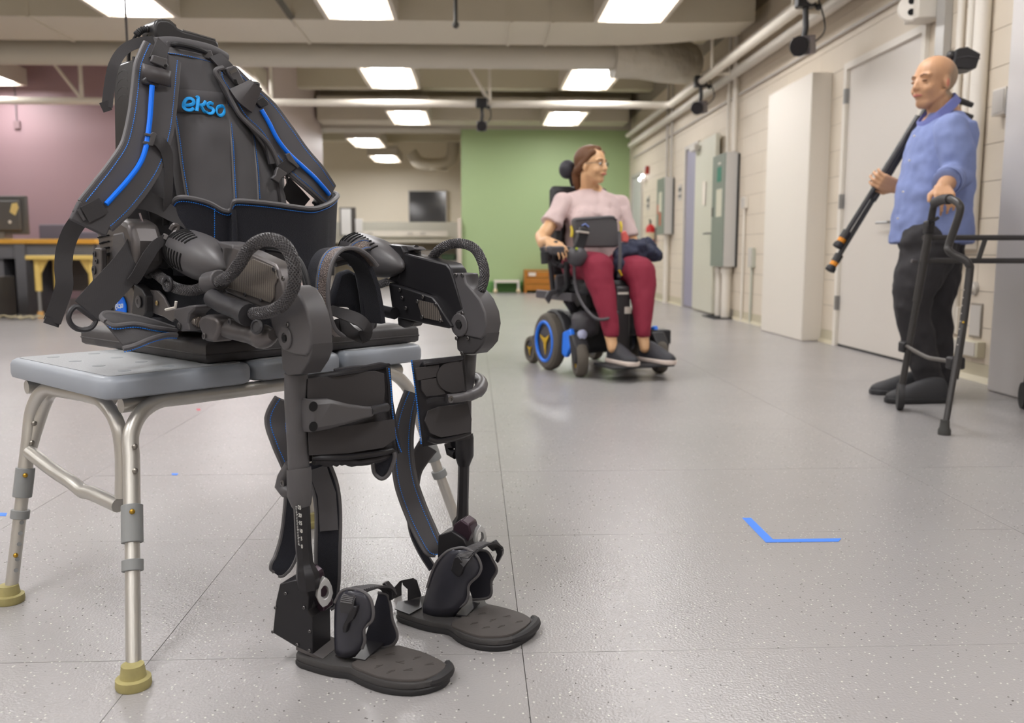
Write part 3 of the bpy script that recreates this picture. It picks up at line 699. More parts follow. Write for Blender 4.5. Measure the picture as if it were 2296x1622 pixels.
# crossing webbings at the left hip
band('hip_webbing', PA([(290, 440, .02), (340, 455, .03), (385, 480, .045), (415, 500, .055), (440, 525, .06)]), [.04, .036, .03, .022, .018], FW, m=m_web, t=.003, pipe=False, stitch=False)
band('hip_webbing', PA([(300, 470, .0), (345, 510, .0), (385, 560, .0), (420, 600, .0)]), .05, FW, m=m_fab, t=.005, pipe=False, stitch=False)
band('hip_webbing', PA([(325, 400, .0), (352, 450, .01), (362, 520, .0), (350, 600, -.01)]), .045, FW, m=m_fabp, t=.005, pipe=False, stitch=False)
obj('wire_stay', MB().tube(PA([(313, 478, .03), (320, 500, .032), (328, 548, .03), (332, 598, .02)]), .0022, 6), mat('bright wire', (190, 180, 190), .2, 1), exo)
obj('blue_lining', MB().prism(PA([(288, 500), (316, 505), (298, 526)], -.02), FW * -.003), mat('navy lining', (44, 62, 110), .7), exo)
# metal clip between the straps
mc = obj('metal_clip', MB().tube(spline(PA([(384, 515, .07), (390, 506, .075), (397, 508, .075), (396, 516, .075), (388, 528, .075), (378, 538, .07)]), 4), .0055, 8), m_gun, exo)
obj('clip_slider', MB().tube(PA([(368, 538, .07), (374, 528, .07)]), .007, 8), m_gun, mc)
# hanging straps, left side
band('hanging_strap', PA([(183, 487, .03), (160, 520, .01), (146, 560, .0), (142, 600, .0), (144, 640, .0), (132, 680, -.01), (117, 722, -.02)]), .030, (FW - LT * .45).normalized(), m=m_web, t=.002, pipe=False, stitch=False, n=6)
obj('strap_tab', MB().ribbon(PA([(100, 717, -.02), (133, 728, -.02)]), .012, .004, FW), m_web, exo)
lad = obj('ladder_buckle', MB().tube(spline([pA(x, y, .05) for x, y in ((175, 468), (170, 485), (180, 500), (205, 490), (218, 484))], 4), .004, 8), m_bp, exo)
obj('buckle_plate', MB().prism(PA([(163, 472), (205, 455), (218, 478), (182, 500), (172, 492)], .06), FW * -.008), m_bp2, lad, bevel=.003)
for dx in (0, 14): obj('buckle_bar', MB().tube(PA([(176 + dx, 470 - dx * .4, .064), (189 + dx, 494 - dx * .4, .064)]), .003, 6), m_bp, lad)
obj('strap_tail', MB().ribbon(PA([(190, 482, .066), (215, 470, .066), (232, 460, .066)]), .03, .003, FW), m_web, lad)
# broad hanging strap with the ring
band('ring_strap', PA([(318, 528, .03), (312, 560, .05), (285, 600, .06), (240, 650, .065), (196, 698, .07)]), [.045, .055, .057, .057, .055], (FW - LT * .2).normalized(), m=m_web, t=.003, pipe=False, stitch=False)
rg = V(); 
rp = [pA(x, y, .07) for x, y in ((172, 688), (160, 696), (154, 712), (160, 728), (174, 738), (192, 740), (206, 734), (214, 722), (212, 716), (190, 700))]
obj('d_ring', MB().tube(spline(rp, 4, closed=True), .0048, 8, closed=True), m_bp2, exo)
band('narrow_strap', PA([(374, 534, .07), (352, 548, .08), (335, 570, .085), (320, 595, .085), (306, 620, .08), (296, 632, .075)]), [.017, .02, .022, .022, .022, .02], (FW + LT * .1).normalized(), m=m_web, t=.002, pipe=False, stitch=False)
# ---- left hip joint block and side plates
hb = obj('hip_block', MB().prism(PB([(213, 520), (218, 508), (270, 490), (288, 500), (300, 540), (300, 600), (270, 620), (228, 604), (220, 560)], -.30), LT * .06), m_gun, exo, bevel=.012, bseg=3)
mb_s = []
for k in range(4):
    y = 531 + k * 13.5; w = 11 - k * 1.6
    obj('vent_slot', MB().tube(PB([(232 - w + k * 2, y + 2), (232 + k * 2, y - 2), (232 + w + k * 2, y - 3)], -.302), .0028, 8, flat=.6), m_slot, hb)
obj('block_shell', MB().prism(PB([(252, 524), (275, 520), (282, 548), (280, 585), (250, 580)], -.302), LT * .01), m_bp, hb, bevel=.004)
hp = obj('hip_side_plate', MB().prism(PB([(207, 570), (212, 556), (224, 556), (226, 560), (228, 640), (220, 646), (208, 636), (205, 610)], -.32), LT * .012), m_gun, exo, bevel=.003)
for (x, y, r) in ((212, 570, .006), (217, 586, .005), (211, 606, .009), (212, 630, .005), (221, 628, .005)): bolt(pB(x, y, -.321), -LT, r, hp, m_bp2)
# carbon pelvis side with badge
cb = obj('carbon_plate', MB().prism(PB([(252, 712), (250, 690), (262, 640), (285, 634), (302, 655), (300, 690), (296, 715)], -.27), LT * .01), m_carbon, exo, bevel=.002)
bc = pB(273, 690, -.272); R_ = .0245
bd = obj('blue_badge', MB().lathe([(R_, 0), (R_, .002), (R_ * .9, .004)], bc, -LT, seg=32), m_cable, cb)
def badge(pts): obj('badge_letter', MB().tube(spline([bc - LT * .0045 + FW * x * .001 + UP * y * .001 for x, y in pts], 4), .0011, 6), mat('badge lettering', (225, 232, 240), .5), bd)
badge([(-18, 0), (-12, 2), (-12, 5), (-16, 5), (-18, 0), (-16, -4), (-11, -3)]); badge([(-7, 11), (-7, -2)]); badge([(-1, 7), (-7, 3), (-1, -1)]); badge([(6, 7), (2, 6), (6, 3), (6, 0), (1, 0)]); badge([(13, 8), (10, 6), (10, 2), (13, 1), (16, 3), (16, 7), (13, 8)])
jb = obj('hip_joint_plate', MB().prism(PB([(300, 636), (318, 650), (326, 664), (326, 700), (318, 720), (300, 722), (294, 700), (298, 668)], -.275), LT * .02), m_bp2, exo, bevel=.003)
bolt(pB(311, 677, -.277), -LT, .012, jb, m_bp)
obj('hinge_bracket', MB().prism(PB([(335, 650), (352, 652), (364, 664), (378, 690), (392, 694), (396, 716), (384, 722), (368, 712), (340, 702), (330, 690)], -.26), LT * .006), m_gun, exo, bevel=.002)
obj('white_tie', MB().tube(PB([(372, 695), (393, 690), (395, 676)], -.275), .0028, 6), mat('white tie', (216, 212, 205), .5), exo)
bolt(pB(352, 680, -.262), -LT, .005, jb, mat('brass pin', (170, 150, 110), .3, .8))
# hoses
def hose(pts, r, label=None): 
    P_ = resample(spline(pts, 14), .0022); o = obj('braided_hose', MB().tube(P_, r * .94, 14), m_braid, exo)
    mb = MB(); a = None; A_ = []
    for i, p in enumerate(P_):
        t = (P_[min(i + 1, len(P_) - 1)] - P_[max(i - 1, 0)]).normalized()
        if a is None: a = frame_of(t)[0]
        a = (a - t * a.dot(t)).normalized(); A_.append((a, a.cross(t)))
    for s_ in (1, -1):
        for k in range(12):
            q = [p + (A_[i][0] * math.cos(s_ * i * .19 + k * PI / 6) + A_[i][1] * math.sin(s_ * i * .19 + k * PI / 6)) * (r * .97 + .0003 * math.sin(i * 1.4 * s_)) for i, p in enumerate(P_)]
            mb.tube(q, .0009, 4, caps=False)
    w = obj('braid_strand', mb, mat('braid strand', (80, 78, 80), .4), o); w['kind'] = 'stuff'; return o
hose([pB(*p, b) for p, b in (((325, 618), -.20), ((345, 612), -.22), ((368, 628), -.25), ((392, 645), -.25), ((425, 652), -.24), ((455, 646), -.23), ((478, 638), -.235))], .0098)
obj('hose_ring', MB().tube([pB(376 + 9 * math.cos(k * PI / 8), 637 + 15 * math.sin(k * PI / 8), -.262) for k in range(16)], .0032, 8, closed=True), m_bp2, exo)
obj('hose_clamp', MB().tube(PB([(466, 634), (494, 628)], -.25), .0185, 14), m_bp, exo, bevel=.002)
NEAR_HOSE = hose([pB(*p, b) for p, b in (((488, 634), -.25), ((515, 618), -.27), ((538, 590), -.28), ((555, 562), -.28), ((578, 543), -.28), ((605, 537), -.275), ((632, 546), -.27), ((650, 568), -.265), ((660, 600), -.262), ((660, 635), -.26), ((648, 665), -.258), ((628, 688), -.258), ((600, 700), -.258), ((566, 704), -.258))], .0100)
obj('hose_sheath', MB().tube(spline(PB([(476, 668), (500, 682), (530, 694), (558, 707)], -.262), 4), [.0165] * 10 + [.0195, .0195, .0195], 16), m_bp2, exo)
bolt(pB(516, 722, -.266), -LT, .006, exo, m_bp2)
# actuator rod below the thigh
act = obj('actuator_rod', MB().tube(spline(PB([(480, 728), (520, 740), (562, 750), (590, 755), (612, 752)], -.24), 4), [.0165] * 9 + [.018, .0195, .021, .021, .019, .016, .013, .009, .006], 16), m_gun, exo)
obj('rod_clamp', MB().prism(PB([(446, 712), (460, 706), (482, 712), (490, 722), (488, 745), (478, 768), (458, 766), (450, 745), (443, 730)], -.262), LT * .04), m_gun, act, bevel=.006, bseg=3)
obj('scale_tube', MB().tube(PB([(414, 712), (448, 722)], -.245), .0098, 12), mat('engraved steel', (168, 158, 150), .3, .8, wave=(160, .6, .001)), act)
obj('rod_clamp', MB().prism(PB([(390, 692), (405, 690), (420, 686), (436, 684), (437, 692), (424, 705), (420, 725), (424, 742), (404, 744), (398, 720), (388, 712)], -.262), LT * .035), m_bp, act, bevel=.004)
for (x, y) in ((402, 731), (458, 754)): bolt(pB(x, y, -.264), -LT, .006, act)
obj('round_button', MB().lathe([(.013, 0), (.013, .003), (.009, .005), (.008, .003)], pB(578, 733, -.262), (FW * .3 - LT + UP * .2).normalized(), seg=20), m_bp2, act)
# ---- motor covers
def motor(c0_, c1_, R, b, ns_=7):
    ax = (c1_ - c0_).normalized(); ln = (c1_ - c0_).length
    prof = [(R * .02, 0), (R * .38, .004), (R * .66, .013), (R * .86, .03), (R * .97, .055), (R, .085), (R, ln * .52), (R * .95, ln * .64), (R * .80, ln * .77), (R * .55, ln * .89), (R * .25, ln * .97), (R * .02, ln)]
    o = obj('motor_cover', MB().lathe(prof, c0_, ax, seg=32), m_bp, exo, smooth=60)
    mid = (c0_ + c1_) / 2; n_ = CP - mid; n_ = (n_ - ax * n_.dot(ax)).normalized(); u_ = ax.cross(n_); u_ = u_ if u_.z > 0 else -u_
    def rad(h):
        for (ra, ha), (rb, hb_) in zip(prof[:-1], prof[1:]):
            if ha <= h <= hb_: return ra + (rb - ra) * (h - ha) / (hb_ - ha)
        return R
    def arc(h, a0, a1, r=.0022, skew=.010):
        pts = []
        for k in range(9):
            t = math.radians(a0 + (a1 - a0) * k / 8); hh = h + skew * (k / 8 - .5); pts.append(c0_ + ax * hh + (n_ * math.cos(t) + u_ * math.sin(t)) * (rad(hh) + .0002))
        return obj('vent_slot', MB().tube(pts, r, 6), m_slot, o)
    for k in range(ns_): arc(ln * (.17 + k * .063), 14, 64 - k * 3)
    for k in range(ns_): arc(ln * (.16 + k * .062), -12, -58, skew=-.008)
    for k in range(2): arc(.016 + k * .009, -10, 38, .0016)
    return o
mn = motor(pB(398, 553, -.21), pB(508, 603, -.225), .0435, -.2)
mf = motor(pB(777, 553, .20), pB(905, 600, .17), .0425, .2, 9)
# bracket behind motor
obj('motor_bracket', MB().prism(PB([(483, 541), (520, 548), (524, 560), (512, 598), (490, 618), (500, 590), (498, 560)], -.225), LT * .05), m_bp, exo, bevel=.003)
# ---- near thigh housing
th = obj('thigh_housing', MB().prism(PB([(500, 550), (524, 553), (553, 563), (616, 592), (624, 606), (634, 640), (640, 700), (607, 700), (585, 691), (504, 655), (497, 610)], -.225), LT * .035), m_gun, exo, bevel=.004)
obj('carbon_panel', MB().prism(PB([(508, 645), (525, 612), (566, 580), (608, 597), (615, 603), (622, 625), (615, 640), (614, 668), (606, 680)], -.2275), LT * .004), m_carbon, th, bevel=.001)
for (x, y) in ((614, 604), (550, 661), (585, 674), (503, 654)): bolt(pB(x, y, -.229), -LT, .0038, th, m_bp2)
obj('top_duct', MB().prism(PA([(520, 552), (575, 552), (640, 560), (660, 590), (646, 600), (560, 566)], .2), LT * .02), m_bp2, th, bevel=.003)
obj('lower_flange', MB().prism(PB([(500, 655), (520, 660), (588, 690), (584, 698), (560, 700), (498, 668)], -.222), LT * .02), m_bp, th, bevel=.002)
# inner cable loops behind the hose
for k, (a, w) in enumerate(((-.12, 0), (-.10, 6))):
    obj('cable_loop', MB().tube(spline([pB(x - w, y + w, a) for x, y in ((560, 556), (600, 553), (640, 560), (668, 580), (686, 615), (694, 660), (690, 700))], 5), .0045, 8), m_rubb, exo)
# ---- knee housings
def knee(face, thick, b, lower, cap, ring, screws):
    o = obj('knee_housing', MB().prism(PB(face, b), LT * thick), m_bp, exo, bevel=.0035, bseg=3)
    l = obj('knee_lower_shell', MB().prism(PB(lower, b + .003), LT * (thick - .002)), mat('knee lower plastic', (66, 64, 66), .45), exo, bevel=.003, bseg=3)
    c = pB(*cap[:2], b)
    obj('knee_cap', MB().lathe([(cap[2], 0), (cap[2], .002), (cap[2] * .92, .0035), (cap[2] * .45, .0035), (cap[2] * .4, .001)], c, -LT, seg=28), m_bp, o)
    obj('hex_socket', MB().lathe([(cap[2] * .32, 0), (cap[2] * .32, .0042)], c, -LT, seg=6), m_slot, o)
    for (x, y) in screws: bolt(pB(x, y, b - .0005), -LT, .0042, o)
    return o
kn = knee([(600, 700), (625, 690), (640, 664), (645, 640), (662, 648), (677, 672), (688, 700), (696, 735), (697, 770), (692, 790), (684, 799), (655, 794), (632, 784), (619, 757), (608, 730)], .042, -.235,
     [(630, 778), (655, 790), (684, 797), (697, 775), (700, 770), (700, 790), (692, 812), (674, 840), (644, 842), (632, 828)], (641, 758, .019), None, [(645, 728), (635, 625)])
kf = knee([(1014, 612), (1039, 613), (1044, 634), (1058, 650), (1075, 672), (1087, 700), (1091, 728), (1086, 752), (1078, 762), (1046, 754), (1020, 748), (1011, 731), (1022, 700), (1036, 693)], .042, .175,
     [(1022, 750), (1046, 752), (1078, 760), (1090, 745), (1086, 768), (1074, 783), (1062, 794), (1035, 795), (1024, 784)], (1031, 729, .0235), None, [(1022, 617), (1037, 617), (1037, 703), (1024, 759), (1049, 759), (1036, 792)])
# crescent on the rims
for (pts, a) in (([(702, 800), (699, 775), (704, 756), (716, 756), (726, 775), (726, 792)], 0),): pass
# ---- far thigh
ft = obj('thigh_housing', MB().prism(PB([(896, 572), (906, 568), (1000, 591), (1010, 604), (1017, 625), (1037, 692), (1013, 735), (985, 690), (968, 664), (869, 632), (884, 600)], .178), LT * .045), m_bp3, exo, bevel=.004)
lc = obj('lower_cover', MB().prism(PB([(870, 634), (968, 666), (980, 680), (1013, 733), (1004, 737), (930, 722), (884, 712), (878, 690)], .165), LT * .03), m_bp3, ft, bevel=.003)
obj('carbon_panel', MB().prism(PB([(934, 672), (976, 682), (992, 722), (946, 712)], .163), LT * .003), m_carbon, lc)
for (x, y) in ((896, 650), (948, 666), (902, 668), (910, 691), (936, 676), (977, 683), (947, 711), (988, 719)): bolt(pB(x, y, .162), -LT, .004, lc)
obj('motor_bracket', MB().prism(PB([(862, 548), (900, 552), (906, 566), (900, 600), (892, 636), (868, 628), (896, 598)], .176), LT * .05), m_bp3, exo, bevel=.003)
tp = obj('top_clamp', MB().tube(PB([(902, 560), (934, 558)], .2), .008, 10), m_bp3, exo)
obj('clamp_plate', MB().prism(PB([(866, 547), (925, 553), (934, 560), (902, 566), (880, 560)], .19), LT * .03), m_bp, tp, bevel=.002)
hose([pB(*p, b) for p, b in (((968, 580), .215), ((985, 560), .215), ((1010, 548), .212), ((1040, 547), .21), ((1066, 560), .207), ((1082, 590), .205), ((1086, 620), .203), ((1078, 652), .2))], .0095)
obj('connector_stub', MB().prism(PB([(890, 712), (910, 716), (928, 722), (922, 732), (905, 736), (892, 730)], .17), LT * .03), m_bp2, exo, bevel=.003)
obj('link_tube', MB().tube(PB([(850, 695), (885, 703)], .15), .013, 12), m_bp3, exo)
hose([pB(*p, .15) for p in ((835, 634), (850, 638), (868, 632))], .008)
# ---- thigh cuffs between the legs
lp = [(742, 748), (722, 730), (710, 690), (708, 640), (716, 592), (735, 566), (762, 562), (790, 575), (812, 600), (828, 640), (838, 690), (842, 724)]
faces = []
C_ = pA(778, 660, .33)
LPp = PA(lp, .33)
fc = [(p - C_).normalized() for p in LPp]
obj('thigh_cuff', MB().ribbon(spline(LPp, 5), .05, .010, spline(fc, 5)), m_fleece, exo, smooth=40)
cuff = band('cuff_band', [p + FW * .028 + (p - C_).normalized() * .004 for p in LPp[:9]], .034, fc[:9], m=m_mesh, t=.003, pr=.004, inset=.003)
inn = [(700, 748), (694, 690), (692, 640), (680, 600), (660, 575)]
for dx, dy in ((22, 8), (30, 18)):
    obj('cuff_padding', MB().tube(spline(PA([(740 + dx * .4, 575 + dy, .30), (775 + dx * .5, 570 + dy, .30), (812 + dx * .3, 600 + dy, .30), (832 + dx * .1, 650, .30), (838, 710, .30), (828, 745, .3)]), 5), .0055, 8), m_fab, exo)
obj('cuff_wing', MB().prism(PA([(764, 612), (785, 605), (822, 625), (840, 690), (842, 715), (800, 732), (792, 690), (748, 688), (746, 668)], .27), FW * -.02), m_fleece, exo, bevel=.006)
obj('cuff_wing', MB().prism(PA([(800, 580), (826, 600), (848, 660), (852, 700), (838, 728), (822, 722), (815, 660)], .30), FW * -.02), m_fleece, exo, bevel=.006)
band('cuff_strap', PA([(736, 694, .34), (770, 704, .37), (805, 718, .39), (822, 736, .39), (812, 756, .38), (790, 748, .36), (768, 730, .35), (745, 738, .34)]), .028, (FW + UP * .5).normalized(), m=m_web, t=.002, pipe=False, stitch=False)
obj('cuff_foot', MB().prism(PA([(826, 722), (848, 716), (846, 736), (832, 742)], .28), FW * -.03), m_bp2, exo, bevel=.004)
band('loop_strap', PA([(836, 552, .18), (818, 548, .2), (798, 556, .2), (790, 566, .2)]), .022, (FW + UP * .6).normalized(), m=m_mesh, t=.003, pr=.003, inset=.002)
# loose folded cuff on the pad, lower left
FBl = [(388, 732, .12), (350, 728, .10), (300, 722, .09), (255, 716, .09), (232, 722, .10), (236, 745, .13), (262, 768, .17), (290, 780, .19), (330, 764, .19), (372, 752, .18), (400, 752, .16)]
fold = obj('folded_cuff', MB().grid([[p for p in spline(PA([(235, 718, .13), (232, 724, .14), (250, 745, .15), (278, 780, .18)]), 4)], [p for p in spline(PA([(290, 716, .12), (285, 728, .14), (300, 745, .16), (320, 768, .17)]), 4)], [p for p in spline(PA([(340, 728, .12), (340, 738, .14), (350, 748, .15), (360, 754, .15)]), 4)], [p for p in spline(PA([(390, 738, .12), (390, 742, .13), (390, 748, .13), (392, 752, .13)]), 4)]]), mat('ribbed lining', (70, 68, 70), .7, wave=(300, .5, .001)), exo, smooth=180, solid=.004)
e1 = spline(PA([(238, 722, .15), (255, 731, .155), (300, 727, .155), (345, 735, .15), (395, 742, .13)]), 6); e2 = spline(PA([(276, 782, .185), (300, 776, .185), (340, 760, .17), (372, 752, .15), (396, 752, .14)]), 6); e3 = spline(PA([(238, 722, .15), (228, 712, .13), (240, 702, .12), (290, 708, .12), (340, 720, .12), (390, 736, .12)]), 6)
for e in (e1, e2, e3):
    obj('piping', MB().tube(e, .0048, 8), m_pipe, fold); stitches([p + UP * -.0055 for p in e], FW * .004, parent=fold)
obj('cuff_inside', MB().grid([e1, e3]), mat('ribbed lining', (70, 68, 70), .7), fold, solid=.003)
# ---- shanks
def shank(name, pts, r): return obj(name, MB().tube(pts, r, 18), m_bp, exo, smooth=50)
s1 = shank('shank_tube', PB([(664, 838), (663, 900), (668, 1000), (671, 1080)], -.205), [.0195, .0188, .0180, .0180])
obj('shank_sleeve', MB().tube(PB([(670, 1050), (671, 1058), (672, 1112), (676, 1132), (677, 1138)], -.205), [.0205, .0212, .0212, .017, .0145], 18), m_bp, s1)
sl = obj('sleeve_lug', MB().tube(PB([(648, 1040), (637, 1070), (634, 1090), (642, 1102), (652, 1104)], -.21), [.007, .012, .014, .012, .008], 12), m_bp, s1); bolt(pB(634, 1084, -.224), -LT, .006, s1)
s2 = obj('telescopic_rod', MB().tube(PB([(676, 1125), (680, 1220), (684, 1262), (686, 1276), (690, 1290), (692, 1320)], -.205), [.0142, .0142, .0142, .017, .0205, .019], 8), m_bp3, exo)
m_scale = mat('scale print', (205, 205, 200), .6)
mb = MB()
for k in range(26):
    y = 1136 + k * 3.42; x = 662.5 + k * .24; q = pB(x, y, -.2205); ln = .006 if k % 5 == 0 else .0035
    mb.box(q + FW * ln / 2, (ln, .0005, .0006), Matrix((FW, LT, UP)).transposed())
obj('scale_marks', mb, m_scale, s2, smooth=0)['kind'] = 'stuff'
for k, n_ in enumerate(('25', '20', '15', '10', '5', '0')): text_mesh(n_, .0095, m_scale, 'scale_number', s2, pB(671.5 + k * 1.1, 1139 + k * 17.5, -.2205), (FW), UP, .0003)
f1 = shank('shank_tube', PB([(1052, 792), (1047, 830), (1040, 900), (1040, 990)], .215), [.0155, .018, .016, .016])
obj('shank_sleeve', MB().tube(PB([(1040, 975), (1041, 982), (1041, 1022), (1040, 1034), (1040, 1044)], .215), [.019, .0198, .0198, .016, .0128], 16), m_bp3, f1)
obj('sleeve_lug', MB().tube(PB([(1018, 996), (1006, 1000), (1010, 1014), (1022, 1020)], .205), .01, 10), m_bp3, f1)
obj('telescopic_rod', MB().tube(PB([(1040, 1038), (1038, 1120), (1037, 1158), (1035, 1172), (1034, 1200)], .215), [.0118, .0118, .0128, .0195, .018], 8), m_bp3, exo)
obj('hip_gap_filler', MB().prism(PB([(322, 640), (480, 650), (600, 700), (620, 748), (560, 756), (330, 738)], -.17), LT * .12), m_fleece, exo, bevel=.01)  # added dark block, darkens the bright gaps between the hip parts
# ---- shin cuffs
def shin(tl, tr, br, bl, a, bulge, rails, name_='shin_cuff', ext=0):
    g = []
    for i in range(9):
        v_ = i / 8; row = []
        for j in range(13):
            u = j / 12; x = (tl[0] + (tr[0] - tl[0]) * u) * (1 - v_) + (bl[0] + (br[0] - bl[0]) * u) * v_; y = (tl[1] + (tr[1] - tl[1]) * u) * (1 - v_) + (bl[1] + (br[1] - bl[1]) * u) * v_
            row.append(pA(x, y, a + bulge * math.sin(PI * (.15 + .75 * u)) ))
        g.append(row)
    return obj(name_, MB().grid(g), m_fleece, exo, smooth=180, solid=.012), g
sc1, g1 = shin((688, 848), (868, 820), (896, 1012), (694, 1036), .43, .035, None)
sc1.data.materials[0] = mat('shin fabric', (56, 54, 57), .8, bump=(500, .4, .001))
obj('edge_rail', MB().tube(spline([p + FW * .004 for p in g1[0]], 2) , .005, 8), m_bp3, sc1)
obj('edge_rail', MB().tube(spline(PA([(700, 1025, .455), (760, 1027, .475), (820, 1022, .475), (880, 1012, .46)]), 5), .0055, 8), m_bp3, sc1)
def patch(pts, a, m, parent, t=.003, name='velcro_patch'): return obj(name, MB().prism(PA(pts, a), FW * -t), m, parent, bevel=.0008)
m_vel = mat('velcro grey', (64, 61, 62), .9, wave=(500, .4, .0008))
m_lin = mat('cuff padding black', (44, 42, 45), .85, bump=(30, .3, .004))
patch([(690, 850), (760, 840), (840, 832), (862, 838), (864, 880), (858, 915), (800, 918), (690, 925)], .468, m_vel, sc1)
patch([(692, 965), (760, 958), (885, 940), (888, 985), (860, 1005), (780, 1018), (694, 1022)], .470, m_vel, sc1)
patch([(866, 825), (876, 822), (882, 900), (902, 1015), (894, 1018), (872, 900)], .455, m_lin, sc1, name='cuff_edge')
stitches(spline(PA([(871, 826, .458), (876, 870, .458), (880, 930, .458), (889, 985, .458), (901, 1018, .458)]), 5), FW * .001, parent=sc1, r=.0012)
obj('cuff_lining', MB().tube(spline(PA([(700, 1032, .45), (740, 1037, .465), (768, 1035, .47), (800, 1038, .47), (850, 1029, .46), (885, 1016, .45)]), 4), [.007, .009, .006, .009, .008, .006, .009, .006, .008, .006, .007, .008, .006, .007, .008, .006, .008, .007, .006, .007, .006][:21], 8), m_lin, sc1)
obj('cuff_lining', MB().tube(spline(PA([(750, 834, .43), (790, 828, .44), (820, 826, .445), (850, 820, .44), (866, 822, .43)]), 4), .006, 8), m_lin, sc1)
# bracket arm of the near cuff
def arm_section(c, h, d): return [c + UP * h + FW * d * .4, c + UP * h * .7 + FW * d, c - UP * h * .7 + FW * d, c - UP * h + FW * d * .4, c - UP * h - FW * d * .3, c + UP * h - FW * d * .3]
AM = [((668, 930), .030, .008, .455), ((695, 932), .028, .014, .475), ((735, 928), .026, .010, .49), ((775, 928), .018, .008, .495), ((815, 925), .011, .007, .495), ((832, 923), .009, .007, .49)]
brk = obj('cuff_bracket', MB().loft([arm_section(pA(p[0], p[1], a), h, d) for p, h, d, a in AM]), m_bp, exo, bevel=.003, bseg=2)
obj('bracket_pin', MB().tube(PA([(828, 922, .492), (866, 914, .475)]), .0085, 12), m_bp2, brk)
for y in (912, 957): obj('bracket_hole', MB().lathe([(.0085, 0), (.0085, .001)], pA(702, y, .492), (FW - LT * .0), seg=16), m_slot, brk)
# far cuff
sc2, g2 = shin((922, 812), (1040, 798), (1055, 985), (948, 1002), .44, .03, None); sc2.data.materials[0] = m_lin
obj('edge_rail', MB().tube(spline(PA([(944, 826, .458), (952, 816, .47), (980, 812, .475), (1035, 803, .475)]), 5), .0048, 8), m_bp3, sc2)
obj('edge_rail', MB().tube(spline(PA([(960, 984, .47), (980, 990, .475), (1020, 983, .475), (1052, 972, .47)]), 5), .0052, 8), m_bp3, sc2)
patch([(932, 826), (985, 818), (984, 845), (936, 854)], .474, m_vel, sc2, name='cuff_tab')
patch([(944, 853), (980, 848), (1000, 884), (980, 888), (956, 890), (946, 875)], .474, m_vel, sc2)
patch(seg_out(1018, 846, 38, 36, 60, 290, 12) + [(1036, 808), (1044, 880)], .4765, m_vel, sc2)
patch([(985, 912), (1050, 905), (1058, 940), (1056, 970), (990, 982), (965, 972), (953, 945), (960, 922)], .4765, m_vel, sc2)
stitches(spline(PA([(922, 808, .462), (930, 870, .462), (938, 940, .462), (944, 1002, .462)]), 5), FW * .001, parent=sc2, r=.0013)
b3 = obj('cuff_bracket', MB().tube(spline(PA([(1003, 895, .49), (1030, 892, .50), (1052, 888, .50), (1072, 878, .49), (1080, 862, .46), (1072, 850, .42), (1058, 846, .40)]), 5), [.009] * 10 + [.011] * 5 + [.013] * 16, 12), m_bp, exo)
bolt(pA(1010, 896, .502), FW, .007, b3)
obj('latch_lever', MB().ribbon(spline(PA([(956, 901, .482), (975, 896, .49), (995, 896, .492)]), 4), .008, .006, FW), m_bp3, b3)
# ---- hanging calf straps
cf = V((.15, -1, 0)).normalized()
band('calf_strap', [wY(x, y, Y) for x, y, Y in ((640, 900, 1.56), (624, 940, 1.57), (632, 985, 1.57), (652, 1040, 1.58), (668, 1080, 1.58))], [.035, .042, .035, .03, .03], cf, m=m_fabp, t=.006, pr=.004)
band('calf_strap', [wY(x, y, Y) for x, y, Y in ((665, 1060, 1.60), (661, 1130, 1.60), (654, 1200, 1.6), (640, 1250, 1.59), (628, 1272, 1.58), (623, 1283, 1.58), (620, 1287, 1.58))], [.034, .034, .036, .036, .034, .026, .010], cf, m=m_fleece, t=.006, pr=.004, stitch=False)
band('calf_strap', [wY(x, y, Y) for x, y, Y in ((705, 1035, 1.57), (728, 1090, 1.57), (736, 1150, 1.57), (735, 1240, 1.57), (735, 1300, 1.58), (733, 1352, 1.59), (732, 1366, 1.59))], [.045, .043, .042, .042, .04, .035, .015], cf, m=m_fleece, t=.006, pr=.004, stitch=False)
obj('strap_patch', MB().ribbon([wY(x, y, 1.565) for x, y in ((712, 1050), (733, 1110), (738, 1190))], .033, .003, cf), m_fabp, exo)
band('calf_strap', [wY(x, y, Y) for x, y, Y in ((925, 880, 1.80), (908, 940, 1.79), (902, 1010, 1.78), (910, 1080, 1.77), (930, 1140, 1.76), (952, 1190, 1.75), (970, 1226, 1.74), (977, 1238, 1.74), (980, 1244, 1.74))], [.028, .036, .04, .043, .043, .042, .038, .028, .008], cf, m=m_fabp, t=.006, pr=.004)
band('calf_strap', [wY(x, y, Y) for x, y, Y in ((960, 1000, 1.84), (940, 1030, 1.84), (928, 1060, 1.83), (924, 1110, 1.82))], [.04, .035, .028, .02], cf, m=m_fabp, t=.005, pr=.003, stitch=False)
band('calf_strap', [wY(x, y, Y) for x, y, Y in ((918, 1130, 1.80), (926, 1190, 1.8), (945, 1235, 1.79), (970, 1276, 1.78))], [.012, .013, .013, .012], cf, m=m_fleece, t=.006, pr=.003, stitch=False)
lo = [wY(x, y, 1.6) for x, y in ((836, 1040), (840, 1062), (856, 1074), (872, 1062), (884, 1030), (884, 1015))]
obj('strap_loop', MB().prism(lo, V((0, .02, 0))), m_fleece, exo, bevel=.004)
obj('piping', MB().tube(spline(lo, 4), .004, 8), m_pipe, exo)
